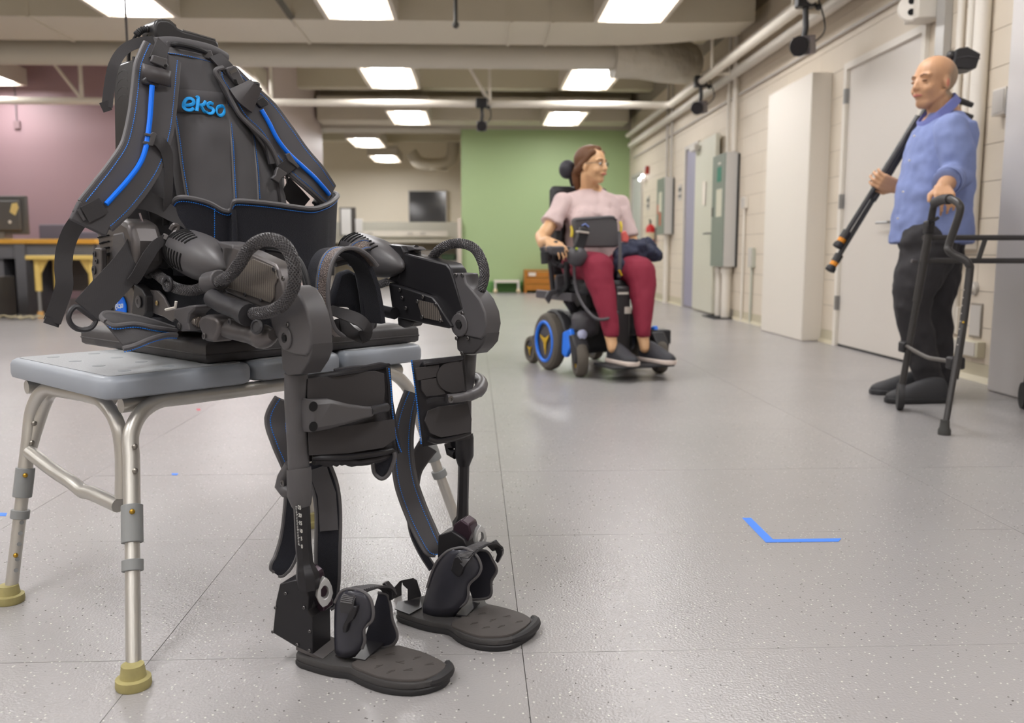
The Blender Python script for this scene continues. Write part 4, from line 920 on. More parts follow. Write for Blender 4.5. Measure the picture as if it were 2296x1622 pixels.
# ---- ankle boxes
FD = V((.93, -.37, 0)).normalized(); LD = V((.37, .93, 0)).normalized()
nr = wZ(744, 1478, 0); fr = wZ(965, 1382, 0)
def pC(px, py, ref, q): return wN(px, py, LD, ref + LD * q)
def PC(l, ref, q): return [pC(x, y, ref, q) for x, y in l]
ab = obj('ankle_box', MB().prism(PC([(627, 1310), (662, 1301), (686, 1312), (692, 1340), (690, 1370), (700, 1385), (702, 1474), (664, 1452), (611, 1420), (618, 1350)], nr, -.045), LD * .06), m_bp3, exo, bevel=.002)
obj('box_top', MB().tube(PC([(668, 1322), (684, 1336), (690, 1360)], nr, -.02), .022, 10), m_bp3, ab)
for (x, y) in ((641, 1331), (618, 1363), (612, 1417), (682, 1363), (695, 1416), (667, 1446), (694, 1459)): bolt(pC(x, y, nr, -.0455), -LD, .003, ab)
obj('base_bracket', MB().prism(PC([(664, 1450), (724, 1478), (724, 1484), (664, 1458)], nr, -.046), LD * .07), m_gun, ab)
m_maroon = mat('dark plum metal', (62, 46, 56), .3, .5)
obj('ankle_joint', MB().prism(PC([(668, 1288), (690, 1276), (706, 1290), (712, 1330), (728, 1360), (728, 1372), (698, 1376), (690, 1340), (672, 1318)], nr, -.02), LD * .03), m_maroon, ab, bevel=.003)
m_silver = mat('silver knob', (200, 200, 200), .35, .5)
def wingnut(c, ax, s, parent):
    u, v_ = frame_of(ax); v_ = UP - ax * ax.z; v_.normalize(); u = ax.cross(v_)
    prof = [(0, 31), (-9, 24), (-15, 10), (-17, -5), (-12, -20), (-4, -29), (5, -31), (10, -24), (16, -8), (14, 8), (8, 22)]
    outer = [c + u * x * s + v_ * y * s for x, y in prof]
    n = len(outer); inner = [c + u * 9 * s * math.cos(math.atan2(y, x)) + v_ * 14 * s * math.sin(math.atan2(y, x)) for x, y in prof]
    h = ax * .012
    mb = MB(); mb.loft([outer, [p + h for p in outer], [p + h for p in inner], inner], cap=False, closed=True); return obj('wing_knob', mb, m_silver, parent, bevel=.001)
wingnut(pC(724, 1324, nr, -.03), (FD * .75 - LD * .66).normalized(), .00085, ab)
fb = obj('ankle_box', MB().prism(PC([(982, 1202), (1012, 1191), (1040, 1210), (1052, 1235), (1050, 1262), (985, 1290), (980, 1240)], fr, -.01), LD * .05), m_bp3, exo, bevel=.002)
obj('ankle_joint', MB().prism(PC([(1016, 1178), (1034, 1166), (1052, 1178), (1056, 1196), (1046, 1224), (1026, 1226), (1012, 1206)], fr, .0), LD * .04), m_maroon, fb, bevel=.003)
wingnut(pC(1072, 1202, fr, .02), (FD * .75 - LD * .66).normalized(), .00078, fb)
# ---- foot plates
def foot(top, pad, ref, zt=.022):
    W = spline([wZ(x, y, zt) for x, y in top], 3, closed=True)
    cen = sum(W, V()) / len(W)
    def ring(z, s): return [V((cen.x + (p.x - cen.x) * s, cen.y + (p.y - cen.y) * s, z)) for p in W]
    so = obj('rubber_sole', MB().loft([ring(0.0003, .985), ring(.003, 1.0), ring(.009, 1.0), ring(.011, .985)]), m_rubb, exo)
    pl_ = obj('foot_plate', MB().loft([ring(.0105, .97), ring(.013, .99), ring(.0205, .99), ring(.022, .98)]), m_gun if 0 else mat('textured foot plate', (64, 62, 62), .6, bump=(700, .6, .001)), exo)
    PW = spline([wZ(x, y, zt + .003) for x, y in pad], 3, closed=True)
    c2_ = sum(PW, V()) / len(PW)
    fp = obj('forefoot_pad', MB().loft([[V((p.x, p.y, .0215)) for p in PW], [V((p.x, p.y, .0245)) for p in PW], [V((c2_.x + (p.x - c2_.x) * .985, c2_.y + (p.y - c2_.y) * .985, .026)) for p in PW]]), mat('worn rubber pad', (72, 67, 65), .75, var=(25, .12)), exo)
    mb = MB()
    for k, (u, v_) in enumerate(((-.055, .0), (-.03, .022), (-.028, -.025), (.0, .0), (.02, .025), (.025, -.02), (.05, .01), (.0, -.035))):
        q = c2_ + FD * u + LD * v_; q.z = .0262; mb.box(q, (.016, .0018, .0006), Euler((0, 0, random.uniform(-.6, .9))).to_matrix()); mb.box(q + V((.001, .004, 0)), (.012, .0015, .0006), Euler((0, 0, .4)).to_matrix())
    obj('grip_mark', mb, mat('pad recess', (66, 61, 58), .8), fp)['kind'] = 'stuff'
    return so, pl_, fp
so1, pl1, fp1 = foot([(662, 1466), (700, 1482), (745, 1493), (782, 1498), (812, 1513), (860, 1529), (925, 1535), (980, 1524), (1008, 1506), (1000, 1487), (960, 1468), (915, 1454), (880, 1449), (850, 1456), (800, 1440), (740, 1432), (690, 1444)],
     [(788, 1488), (815, 1506), (865, 1522), (930, 1526), (975, 1515), (1000, 1492), (960, 1468), (915, 1454), (884, 1449), (840, 1467)], nr)
so2, pl2, fp2 = foot([(888, 1366), (920, 1382), (962, 1394), (1004, 1401), (1026, 1417), (1056, 1430), (1100, 1437), (1146, 1433), (1184, 1414), (1202, 1396), (1186, 1383), (1153, 1370), (1110, 1359), (1090, 1352), (1080, 1340), (1000, 1330), (930, 1340)],
     [(1012, 1399), (1030, 1412), (1070, 1426), (1110, 1428), (1150, 1422), (1188, 1398), (1184, 1383), (1153, 1370), (1110, 1359), (1090, 1358), (1050, 1378)], fr)
def toecap(pts, z, parent):
    P_ = spline([wZ(x, y, z) for x, y in pts], 5); n = len(P_)
    obj('toe_cap', MB().tube(P_, [.006 + .004 * math.sin(PI * i / (n - 1)) for i in range(n)], 10), m_rubb, parent)
toecap([(940, 1533), (975, 1528), (1000, 1512), (1008, 1500), (1003, 1488)], .016, so1)
toecap([(1146, 1436), (1175, 1424), (1197, 1406), (1202, 1394), (1195, 1386)], .016, so2)
# ankle cups
def cup(near_w, far_w, ref, w, strap, floorq, parent_l, trim=None):
    g_ = []
    for (xa, ya, xb, yb) in strap:
        a_, b_ = pC(xa, ya, ref, -w), pC(xb, yb, ref, -w); g_.append([a_.lerp(b_, k / 10) - LD * .011 * math.sin(PI * k / 10) ** .8 + UP * 0 for k in range(11)])
    o = obj('ankle_cup', MB().grid(g_), mat('cup plastic', (52, 52, 60), .3), exo, smooth=180, solid=.003)
    obj('cup_side', MB().prism(PC(far_w, ref, w), LD * .003), mat('cup plastic', (56, 56, 62), .35), o, bevel=.001)
    obj('cup_floor', MB().prism([V((q.x, q.y, .025)) for q in floorq], (0, 0, .003)), mat('glossy bracket', (40, 39, 42), .38), o)
    k = trim if trim else (0, len(near_w))
    obj('cup_trim', MB().tube(spline(PC(near_w[k[0]:k[1]], ref, -w), 4), .0028, 8), m_pipe, o)
    obj('cup_trim', MB().tube(spline(PC(far_w[:-1], ref, w), 4), .0028, 8), m_pipe, o)
    return o
def floorq(ref, x0, x1, w): return [ref + FD * x0 - LD * w, ref + FD * x1 - LD * w, ref + FD * x1 + LD * w, ref + FD * x0 + LD * w]
u0 = (pC(752, 1470, nr, -.035) - nr).dot(FD); u1 = (pC(795, 1476, nr, -.035) - nr).dot(FD)
cup1 = cup([(750, 1462), (749, 1400), (751, 1352), (764, 1328), (784, 1321), (812, 1326), (830, 1342), (837, 1368), (835, 1390), (824, 1402), (816, 1412), (818, 1436), (812, 1455), (795, 1475)],
    [(848, 1330), (868, 1334), (876, 1360), (880, 1390), (890, 1418), (889, 1436), (874, 1450), (830, 1456), (818, 1430)], nr, .035, [(778, 1321, 802, 1322), (763, 1330, 822, 1332), (753, 1345, 833, 1346), (750, 1365, 837, 1366), (749, 1385, 836, 1386), (749, 1402, 825, 1402), (749, 1417, 818, 1415), (749, 1434, 818, 1434), (750, 1450, 812, 1455), (750, 1462, 796, 1474)], floorq(nr, u0, u1 + .02, .035), None, (2, 13))
u0 = (pC(950, 1376, fr, -.035) - fr).dot(FD); u1 = (pC(1014, 1388, fr, -.035) - fr).dot(FD)
cup2 = cup([(948, 1376), (948, 1356), (958, 1318), (967, 1288), (980, 1260), (1003, 1237), (1030, 1229), (1050, 1232), (1069, 1247), (1079, 1271), (1072, 1291), (1052, 1311), (1050, 1335), (1044, 1352), (1030, 1362), (1013, 1390)],
    [(1060, 1236), (1090, 1236), (1104, 1256), (1114, 1280), (1102, 1304), (1102, 1330), (1092, 1342), (1060, 1345), (1044, 1300)], fr, .035, [(1016, 1231, 1046, 1231), (998, 1241, 1062, 1241), (984, 1256, 1074, 1258), (974, 1273, 1079, 1272), (967, 1288, 1074, 1289), (962, 1305, 1056, 1306), (957, 1322, 1051, 1322), (952, 1340, 1049, 1340), (948, 1358, 1040, 1358), (948, 1376, 1013, 1390)], floorq(fr, u0, u1 + .03, .035), None, (2, 15))
def ratchet(pts, ref, par, buckle, w=.026):
    P_ = spline([pC(x, y, ref, q) for x, y, q in pts], 6); fcs = []
    ce = sum(P_, V()) / len(P_) - UP * .03
    fcs = [(p - ce) - FD * (p - ce).dot(FD) for p in P_]
    o = obj('ratchet_strap', MB().ribbon(P_, w, .0035, fcs), m_bp2, par)
    for i in range(3, len(P_) - 3):
        if i % 1 == 0:
            tg = (P_[i + 1] - P_[i - 1]).normalized(); sd = FD; nn = fcs[i].normalized()
            obj('strap_rib', MB().tube([P_[i] + nn * .0022 - sd * w * .42, P_[i] + nn * .0022 + sd * w * .42], .0014, 5), m_bp, o) if 4 < i < len(P_) - 5 else None
    return o
ratchet([(780, 1375, -.052), (779, 1348, -.050), (792, 1329, -.034), (818, 1320, -.012), (845, 1316, .01), (866, 1320, .028), (876, 1334, .037)], nr, cup1, None)
bkl = obj('ratchet_buckle', MB().prism(PC([(792, 1360), (800, 1362), (797, 1376), (790, 1392), (780, 1400), (776, 1420), (768, 1420), (767, 1408), (776, 1390), (784, 1372)], nr, -.055), LD * .010), m_bp3, cup1, bevel=.0015)
obj('strap_clasp', MB().prism(PC([(856, 1310), (863, 1308), (880, 1328), (880, 1346), (872, 1348), (872, 1334)], nr, .03), LD * .014), m_bp3, cup1, bevel=.001)
ratchet([(1030, 1262, -.054), (1042, 1248, -.048), (1058, 1233, -.028), (1080, 1222, -.002), (1100, 1220, .02), (1116, 1232, .036)], fr, cup2, None)
obj('ratchet_buckle', MB().prism(PC([(1018, 1250), (1028, 1248), (1042, 1266), (1032, 1294), (1024, 1294), (1010, 1280)], fr, -.056), LD * .014), m_bp3, cup2, bevel=.002)
obj('strap_clasp', MB().prism(PC([(1102, 1216), (1108, 1214), (1126, 1236), (1125, 1246), (1116, 1264), (1110, 1258), (1114, 1244)], fr, .03), LD * .012), m_bp3, cup2, bevel=.001)
# heel bracket of the far foot
hbk = obj('heel_bracket', MB().prism([V((q.x, q.y, .024)) for q in (wZ(886, 1368, .024), wZ(918, 1380, .024), wZ(946, 1364, .024), wZ(942, 1345, .024), wZ(892, 1352, .024))], (0, 0, .002)), m_bp3, exo)
obj('bracket_wall', MB().prism(PC([(901, 1302), (926, 1297), (934, 1302), (944, 1336), (940, 1346), (914, 1352), (914, 1322), (903, 1312)], fr, .035), LD * .002), m_bp3, hbk)
obj('bracket_wall', MB().prism([wY(x, y, Y) for x, y, Y in ((884, 1364, 1.775), (884, 1318, 1.775), (896, 1304, 1.79), (900, 1302, 1.79), (898, 1318, 1.79), (899, 1365, 1.79))], (0.002, .002, 0)), m_bp3, hbk)

# ================================================================ hand-held controller lying on top
ctrl = thing('handheld_controller', pA(420, 90, -.06), 'black hand-held remote controller lying across the top of the backpack', 'controller')
cb_ = obj('controller_body', MB().prism(PA([(345, 58), (350, 46), (358, 42), (377, 43), (392, 52), (400, 62), (412, 68), (484, 88), (491, 96), (492, 104), (485, 118), (455, 112), (400, 96), (354, 88), (347, 76)], -.045), FW * -.06), mat('controller plastic', (48, 47, 49), .35), ctrl, bevel=.006, bseg=3)
obj('screen_bezel', MB().prism(PA([(410, 66), (482, 87), (484, 90), (410, 69)], -.047), FW * -.054), mat('bezel', (104, 102, 100), .3), ctrl)
obj('screen_hood', MB().prism(PA([(362, 42), (380, 44), (394, 55), (396, 59), (378, 50), (362, 46)], -.046), FW * -.05), mat('hood', (78, 75, 72), .3), ctrl)
co = V(); pts = []
ca = [pA(x, y, -.07) for x, y in ((348, 70), (336, 66), (322, 66), (312, 72), (306, 78))]; cc = spline(ca, 12)
for i, p in enumerate(cc):
    tg = (cc[min(i + 1, len(cc) - 1)] - cc[max(i - 1, 0)]); u, v_ = frame_of(tg)
    t_ = i * 1.25; pts.append(p + (u * math.cos(t_) + v_ * math.sin(t_)) * .005)
obj('strain_relief', MB().tube(spline(pts, 3), .0022, 6), m_rubb, ctrl)
obj('relief_core', MB().tube(cc, .0045, 8), m_rubb, ctrl)
obj('controller_cable', MB().tube(spline([cc[-1], pA(298, 92, -.08), pA(290, 115, -.1), pA(289, 140, -.12)], 5), .003, 8), m_rubb, ctrl)
obj('lanyard', MB().tube(spline(PA([(332, 78, -.07), (327, 84, -.07), (327, 92, -.07), (330, 100, -.07)]), 4), .001, 5), m_rubb, ctrl)
# ================================================================ fittings on the right wall
def wz(px, py, X=2.85): return wX(px, py, X)
def door(n, y0, y1, zt, leaf_m, frame_m, label, hinges=(), handle=None):
    t = obj('door_%d' % n, MB().bb(WX - .005, WX + .05, y0, y1, .015, zt), leaf_m, smooth=0); tag(t, label, kind='structure')
    mb = MB(); f = .05
    mb.bb(WX - .03, WX + .06, y0 - f, y0, 0, zt + f); mb.bb(WX - .03, WX + .06, y1, y1 + f, 0, zt + f); mb.bb(WX - .03, WX + .06, y0, y1, zt, zt + f)
    obj('door_frame', mb, frame_m, t, smooth=0)
    for z in hinges: obj('hinge', MB().bb(WX - .034, WX - .0, y1 - .005, y1 + .03, z, z + .11), m_steel, t, smooth=0)
    if handle: 
        obj('door_handle', MB().tube([(WX - .006, y0 + .28, handle), (WX - .05, y0 + .28, handle), (WX - .05, y0 + .45, handle)], .010, 8), m_steel, t)
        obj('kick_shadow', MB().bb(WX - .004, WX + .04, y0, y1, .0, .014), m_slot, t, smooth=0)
    return t
door(1, 5.62, 6.74, 2.10, m_doorp, m_white, 'wide pale door on the right wall behind the standing man', (1.85, 1.06, .28), .93)
door(2, 11.25, 11.85, 2.08, m_lilac, m_greyw, 'open doorway with a lilac grey edge, halfway along the right wall')
door(3, 15.0, 15.9, 2.05, mat('grey door', (190, 190, 188), .4), m_greyw, 'far door at the corner by the green wall')
t = thing('door_leaf', (2.79, 10.7, 0), 'pale swung-open door leaf standing against the right wall beside the grey panel', 'door')
obj('leaf_panel', MB().prism([(2.80, 11.22, .02), (2.755, 10.12, .02), (2.80, 10.12, .02), (2.84, 11.22, .02)], (0, 0, 2.06)), mat('door leaf paint', (204, 202, 188), .4), t, smooth=0)
obj('lever_handle', MB().tube([(2.76, 10.22, .95), (2.70, 10.22, .95), (2.70, 10.36, .95)], .011, 8), m_steel, t)
obj('door_closer', MB().box((2.74, 11.05, 2.02), (.06, .26, .07)), m_greyw, t)
obj('paper_notice', MB().box((2.762, 10.62, 1.44), (.003, .14, .28)), mat('paper', (228, 220, 208), .7), t)
# electric panels
m_pang = mat('panel grey green', (126, 134, 124), .45); m_panl = mat('panel side', (196, 194, 190), .45)
def epanel(y0, y1, z0, z1, xf, label, extra):
    t = thing('electrical_panel', ((xf + WX) / 2, (y0 + y1) / 2, z0), label, 'panel')
    obj('panel_box', MB().bb(xf + .004, WX - .016, y0, y1, z0, z1), m_panl, t, bevel=.004)
    obj('panel_backing', MB().bb(WX - .016, WX - .004, y0 - .03, y1 + .02, z0 - .0, z1 - .02), m_slot, t)
    obj('panel_door', MB().bb(xf - .006, xf + .004, y0 + .004, y1 - .004, z0 + .004, z1 - .004), m_pang, t, bevel=.002)
    for (yy, zz, w, h, m) in extra: obj('panel_sticker', MB().box((xf - .0075, yy, zz), (.002, w, h)), m, t, smooth=0)
    return t
mst = mat('cream sheet', (206, 204, 184), .6); mgs = mat('green sticker', (38, 122, 100), .5); mrd = mat('red sticker', (190, 92, 70), .5)
e1_ = epanel(9.5, 10.0, .57, 1.80, 2.70, 'tall grey electrical panel with green sticker and cream sheet on right wall', [(9.72, 1.58, .16, .16, mgs), (9.70, 1.27, .22, .3, mst), (9.72, 1.70, .10, .02, m_white)])
obj('panel_latch', MB().box((2.69, 9.95, 1.18), (.012, .02, .1)), m_bp2, e1_)
epanel(12.6, 13.1, .99, 1.80, 2.71, 'smaller grey electrical panel with red stickers, farther along the right wall', [(12.85, 1.45, .2, .3, mst), (13.0, 1.36, .1, .14, mrd), (12.85, 1.22, .12, .2, mrd)])
t = thing('floor_pipe', (2.76, 9.8, 0), 'pair of white pipes from under the tall electrical panel to the floor', 'pipe')
for y, r in ((9.62, .05), (9.92, .036)):
    obj('pipe_run', MB().tube([(2.78, y, .0), (2.78, y, .57)], r, 14), m_white, t)
    obj('pipe_collar', MB().tube([(2.78, y, .5), (2.78, y, .56)], r * 1.2, 14), m_white, t)
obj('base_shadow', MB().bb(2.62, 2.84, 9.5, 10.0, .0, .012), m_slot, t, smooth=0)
t = thing('drop_conduit', (2.8, 9.6, 1.8), 'two thin conduits rising from the tall electrical panel', 'pipe')
for y, r in ((9.55, .03), (9.8, .018)): obj('conduit_run', MB().tube([(2.8, y, 1.81), (2.8, y, 3.7)], r, 10), m_white, t)
t = thing('drop_conduit', (2.8, 12.8, 1.8), 'thin conduits rising from the smaller electrical panel', 'pipe')
for y, r in ((12.65, .018), (12.95, .018)): obj('conduit_run', MB().tube([(2.81, y, 1.81), (2.81, y, 3.7)], r, 8), m_greyw, t)
obj('conduit_run', MB().tube([(2.80, 12.8, .98), (2.80, 12.8, .0)], .04, 10), m_white, t)
def wallbox(px, py, w, h, name, label, cat, m, d=.04, cond=None):
    p = wz(px, py); t = thing(name, p, label, cat); obj('box_body', MB().box((WX - d / 2, p.y, p.z), (d, w, h)), m, t, bevel=.004)
    obj('cover_plate', MB().box((WX - d - .002, p.y, p.z), (.004, w * .86, h * .86)), m_greyw, t, bevel=.001)
    if cond == 'down': obj('conduit_run', MB().tube([(WX - .018, p.y, p.z - h / 2), (WX - .018, p.y, .0)], .014, 8), m, t)
    return t
wallbox(1674, 455, .12, .12, 'junction_box', 'small junction box with a long conduit down to the floor, left one', 'outlet', m_white, cond='down')
wallbox(1690, 578, .13, .2, 'outlet_box', 'grey outlet box above the baseboard with a conduit to the floor', 'outlet', mat('box grey', (188, 190, 178), .5), cond='down')
wallbox(1717, 657, .06, .16, 'low_outlet', 'dark narrow outlet slot low on the wall beside the white pilaster', 'outlet', mat('slot grey', (92, 92, 90), .5), .008)
wallbox(2190, 719, .12, .20, 'blank_plate', 'brushed steel blank plate low on the wall behind the walker', 'plate', mat('steel plate', (156, 148, 136), .4, .6), .008)
w_ = wallbox(2180, 780, .26, .09, 'surface_socket', 'cream surface mounted socket low on the wall behind the walker leg', 'outlet', mat('cream plastic', (206, 200, 178), .5), .05)
th_ = wallbox(2263, 228, .12, .14, 'thermostat', 'white thermostat box at the right edge of the photo', 'thermostat', m_white, .06)
obj('thermostat_side', MB().box((WX - .03, wz(2263, 230).y - .08, wz(2263, 230).z - .01), (.06, .03, .13)), m_steel, th_, bevel=.004)
t = thing('call_button', wz(2187, 647), 'round white call button on the wall behind the walker', 'button')
obj('button_ring', MB().lathe([(.04, 0), (.038, .02)], wz(2187, 647), (-1, 0, 0)), m_greyw, t); obj('button_dome', MB().ball(wz(2187, 647) + V((-.02, 0, 0)), (.02, .03, .03)), m_white, t)
for nm, py, lb in (('a', 590, 'upper'), ('b', 658, 'middle'), ('c', 718, 'lower')):
    p = wz(2143, py); t = thing('outlet_plate', p, '%s white multi outlet plate on the wall between man and walker' % lb, 'outlet')
    obj('plate', MB().box((WX - .012, p.y, p.z), (.024, .10, .16)), m_white, t, bevel=.003)
    for k in range(4): obj('socket', MB().box((WX - .025, p.y, p.z + .05 - .034 * k), (.004, .05, .018)), m_greyw, t)
# raceway of vertical channels behind the man
t = thing('wall_raceway', (2.8, 4.95, 1), 'bundle of white vertical pipes and channels on the wall behind the man', 'pipe')
for px, r, zb in ((2110, .03, 1.5), (2147, .022, .25), (2172, .024, .25), (2204, .042, .80)):
    y = WX * FPX / (px - 1065)
    obj('channel', MB().tube([(WX - r, y, zb), (WX - r, y, 3.7)], r, 12) if px != 2110 else MB().bb(WX - .05, WX - .005, y - .05, y + .05, zb, 3.7), m_white if px != 2110 else m_steel and mat('galvanised', (182, 180, 176), .4, .3), t, smooth=50 if px != 2110 else 0)
obj('end_box', MB().box((WX - .04, WX * FPX / 1128, .80), (.08, .14, .12)), m_white, t, bevel=.004)
def alarm(px, py, Y_lab, w=.09, h=.13, white=True):
    p = wz(px, py); t = thing('fire_alarm', p, Y_lab, 'fire alarm'); obj('alarm_body', MB().box((WX - .03, p.y, p.z), (.06, w, h)), mat('alarm red', (166, 62, 50), .45), t, bevel=.006)
    obj('strobe_lens', MB().box((WX - .068, p.y, p.z + h * .25), (.02, w * .6, h * .3)), mat('lens clear', (232, 232, 236), .2), t, bevel=.004)
alarm(1746, 240, 'red and white fire alarm strobe beside the white pilaster'); alarm(1455, 382, 'small dark red fire alarm strobe near the far corner')
p = wz(1449, 400); t = thing('emergency_light', p, 'bright twin emergency light over the far door', 'light')
obj('light_body', MB().box((WX - .05, p.y, p.z - .03), (.08, .1, .06)), m_white, t, bevel=.004)
for dy, dz in ((-.1, .03), (.12, -.01)): obj('lamp_head', MB().ball((WX - .08, p.y + dy, p.z + dz), .032), mat('emergency lamp', (250, 248, 255), .4, emit=(245, 244, 255, 3)), t)
for px, py, lb in ((1526, 432, 'dark room number sign beside the open doorway'), (1454, 455, 'dark room number sign near the fire extinguisher')):
    p = wz(px, py); t = thing('room_sign', p, lb, 'sign'); obj('sign_plate', MB().box((WX - .006, p.y, p.z), (.006, .2, .22)), m_greyw, t); 
    for k in range(2): obj('sign_bar', MB().box((WX - .011, p.y, p.z + .04 - .09 * k), (.004, .16, .05 - .02 * k)), mat('sign dark', (82, 80, 80), .5), t)
# fire extinguisher
p = wz(1458, 526, 2.76); t = thing('fire_extinguisher', p, 'red fire extinguisher with pale label hung on the right wall near the far door', 'extinguisher')
mr = mat('extinguisher red', (196, 30, 34), .3)
obj('cylinder', MB().lathe([(.04, -.16), (.07, -.15), (.07, .1), (.05, .14), (.02, .16)], p), mr, t); obj('label_band', MB().lathe([(.072, -.08), (.072, .03)], p, cap=False), mat('label cream', (214, 200, 170), .5), t)
obj('valve', MB().tube([p + V((0, 0, .16)), p + V((0, 0, .22)), p + V((-.03, -.08, .22))], .014, 8), m_bp2, t); obj('hose', MB().tube(spline([p + V((0, .03, .2)), p + V((0, .09, .1)), p + V((0, .08, -.05))], 4), .009, 6), m_bp2, t)
obj('bracket', MB().box((WX - .02, p.y, p.z), (.04, .06, .2)), m_steel, t)
# round sensor at the top right
p = wz(2046, 18, 2.7); t = thing('ceiling_sensor', p, 'white round faced sensor box high on the wall above the wide door', 'sensor')
obj('sensor_box', MB().box(p + V((.07, 0, 0)), (.16, .18, .16)), m_white, t, bevel=.01); obj('sensor_face', MB().lathe([(.085, 0), (.085, .02), (.075, .03)], p + V((0, -.0, 0)), (-.6, -.8, 0)), m_white, t)
for dz in (.035, -.03): obj('sensor_hole', MB().lathe([(.02, 0), (.02, .034)], p + V((0, 0, dz)), (-.6, -.8, 0), seg=12), m_slot, t)
# ---- motion capture cameras
def mocap(px, py, Y, d, s, label, clamp_z=RZ):
    p = wY(px, py, Y); d = V(d).normalized(); t = thing('motion_camera', p, label, 'camera')
    a, b_ = frame_of(d); R = Matrix((a, d, b_)).transposed()
    obj('camera_body', MB().box(p - d * .06 * s, (.13 * s, .12 * s, .13 * s), R), mat('camera grey', (120, 114, 118), .45), t, bevel=.008)
    obj('lens_hood', MB().lathe([(.062 * s, 0), (.07 * s, .05 * s), (.066 * s, .055 * s)], p, d), m_black, t); obj('lens_face', MB().lathe([(.064 * s, .0), (.064 * s, .057 * s)], p, d), mat('lens dark', (30, 28, 32), .25), t)
    q = p - d * .05 * s + V((0, 0, .08 * s)); top = V((q.x, q.y, clamp_z))
    obj('mount_arm', MB().tube([q - V((0, 0, .02)), q + V((.01, 0, .05)), V((q.x, q.y, clamp_z - .03))], .022 * s, 8), m_black, t)
    obj('clamp', MB().box((q.x, q.y, clamp_z), (.14, .09, .12)), m_black, t, bevel=.01); obj('clamp_knob', MB().ball((q.x + .09, q.y - .03, clamp_z - .06), .025), m_black, t)
    obj('camera_cable', MB().tube(spline([p - d * .12 * s + V((.02, 0, 0)), p - d * .16 * s + V((.12, 0, .12)), V((q.x + .08, q.y, clamp_z + .05))], 6), .006, 6), m_black, t)
mocap(1797, 103, 6.72, (-.62, -.75, -.22), 1.05, 'grey and black motion camera hanging nearest, above the white pilaster')
mocap(1566, 242, 9.9, (-.55, -.8, -.2), 1.0, 'black motion camera hanging farther along the right rail')
mocap(1080, 283, 11.4, (.0, -1, -.12), .95, 'small black motion camera hanging from the cross rail before the green wall')
# ================================================================ far end things
t = thing('white_stand', wZ(1135, 655, 0), 'low white step frame on the floor in front of the green wall', 'stand')
Yg = 15.95
def gx(px, Y): return wY(px, 600, Y).x
x0, x1 = gx(1108, Yg), gx(1165, Yg)
obj('stand_top', MB().bb(x0, x1, Yg, Yg + .3, .19, .23), m_white, t)
for x in (x0 + .02, x1 - .02): 
    obj('leg', MB().bb(x - .015, x + .015, Yg, Yg + .3, .04, .2), m_white, t); obj('castor', MB().ball((x, Yg + .02, .04), .04), mat('cream castor', (222, 206, 170), .5), t)
t = thing('wooden_steps', wZ(1215, 655, 0), 'orange-brown wooden step box against the green wall', 'steps')
mw = mat('orange wood', (176, 112, 30), .5, var=(12, .08))
x0, x1 = gx(1176, Yg), gx(1262, Yg)
for k in range(3): obj('board', MB().bb(x0 + .04, x1 - .02, Yg, Yg + .02, .05 + k * .115, .155 + k * .115), mw, t, bevel=.004)
obj('side_panel', MB().bb(x0, x0 + .04, Yg - .01, Yg + .3, 0, .40), mw, t, bevel=.004); obj('side_panel', MB().bb(x1 - .02, x1 + .02, Yg - .01, Yg + .3, 0, .40), mw, t, bevel=.004)
obj('top_board', MB().bb(x0, x1, Yg, Yg + .3, .395, .42), mw, t, bevel=.004); obj('paper_tag', MB().box((x0 + .14, Yg - .003, .34), (.13, .003, .06)), m_white, t)
obj('trim_5', MB().bb(-.31, -.24, 16.15, 16.3, 0, 1.35), mat('pinkish post', (196, 184, 170), .5), smooth=0)['kind'] = 'structure'
# recess: dark window, board, counter
def rb(px0, py0, px1, py1, Y): a = wY(px0, py0, Y); b_ = wY(px1, py1, Y); return a.x, b_.x, b_.z, a.z
x0, x1, z0, z1 = rb(918, 430, 1000, 503, 22.95)
wn = obj('window_1', MB().bb(x0, x1, 22.9, 22.97, z0, z1), mat('dark glass', (58, 60, 64), .08, .0, spec=1.0), smooth=0); tag(wn, 'dark square window in the cream wall of the recess', kind='structure')
mb = MB()
for a in ((x0 - .03, x0, z0 - .03, z1 + .03), (x1, x1 + .03, z0 - .03, z1 + .03), (x0, x1, z0 - .03, z0), (x0, x1, z1, z1 + .03)): mb.bb(a[0], a[1], 22.88, 22.98, a[2], a[3])
obj('window_frame', mb, m_greyw, wn, smooth=0)
Yk = 19.2
x0, x1, z0, z1 = rb(745, 497, 1034, 540, Yk)
t = thing('work_counter', ((x0 + x1) / 2, Yk, 0), 'pale counter with white power rail and shelves below, at the back of the recess', 'counter')
obj('back_panel', MB().bb(x0, x1, Yk + .3, Yk + .34, z0, wY(800, 497, Yk).z), mat('pale panel', (196, 194, 182), .5), t, smooth=0)
zt_ = wY(800, 530, Yk).z
obj('power_rail', MB().bb(x0 + .2, x1 - .3, Yk + .1, Yk + .2, zt_, zt_ + .12), m_white, t, smooth=0)
for px in (830, 920, 948): obj('rail_socket', MB().box((wY(px, 525, Yk + .1).x, Yk + .095, zt_ + .06), (.12, .01, .05)), m_greyw, t)
obj('counter_top', MB().bb(x0, x1, Yk - .4, Yk + .3, zt_ - .14, zt_ - .08), mat('counter pale', (206, 200, 184), .4), t, smooth=0)
for px in (745, 1028): xx = wY(px, 560, Yk).x; obj('end_panel', MB().bb(xx - .03, xx + .03, Yk - .38, Yk + .3, 0, zt_ - .14), m_greyw, t, smooth=0)
obj('shelf', MB().bb(x0, x1, Yk - .2, Yk + .3, .52, .56), m_greyw, t, smooth=0); obj('back_board', MB().bb(x0, x1, Yk + .28, Yk + .32, 0, zt_ - .1), mat('cream shade', (186, 178, 156), .6), t, smooth=0)
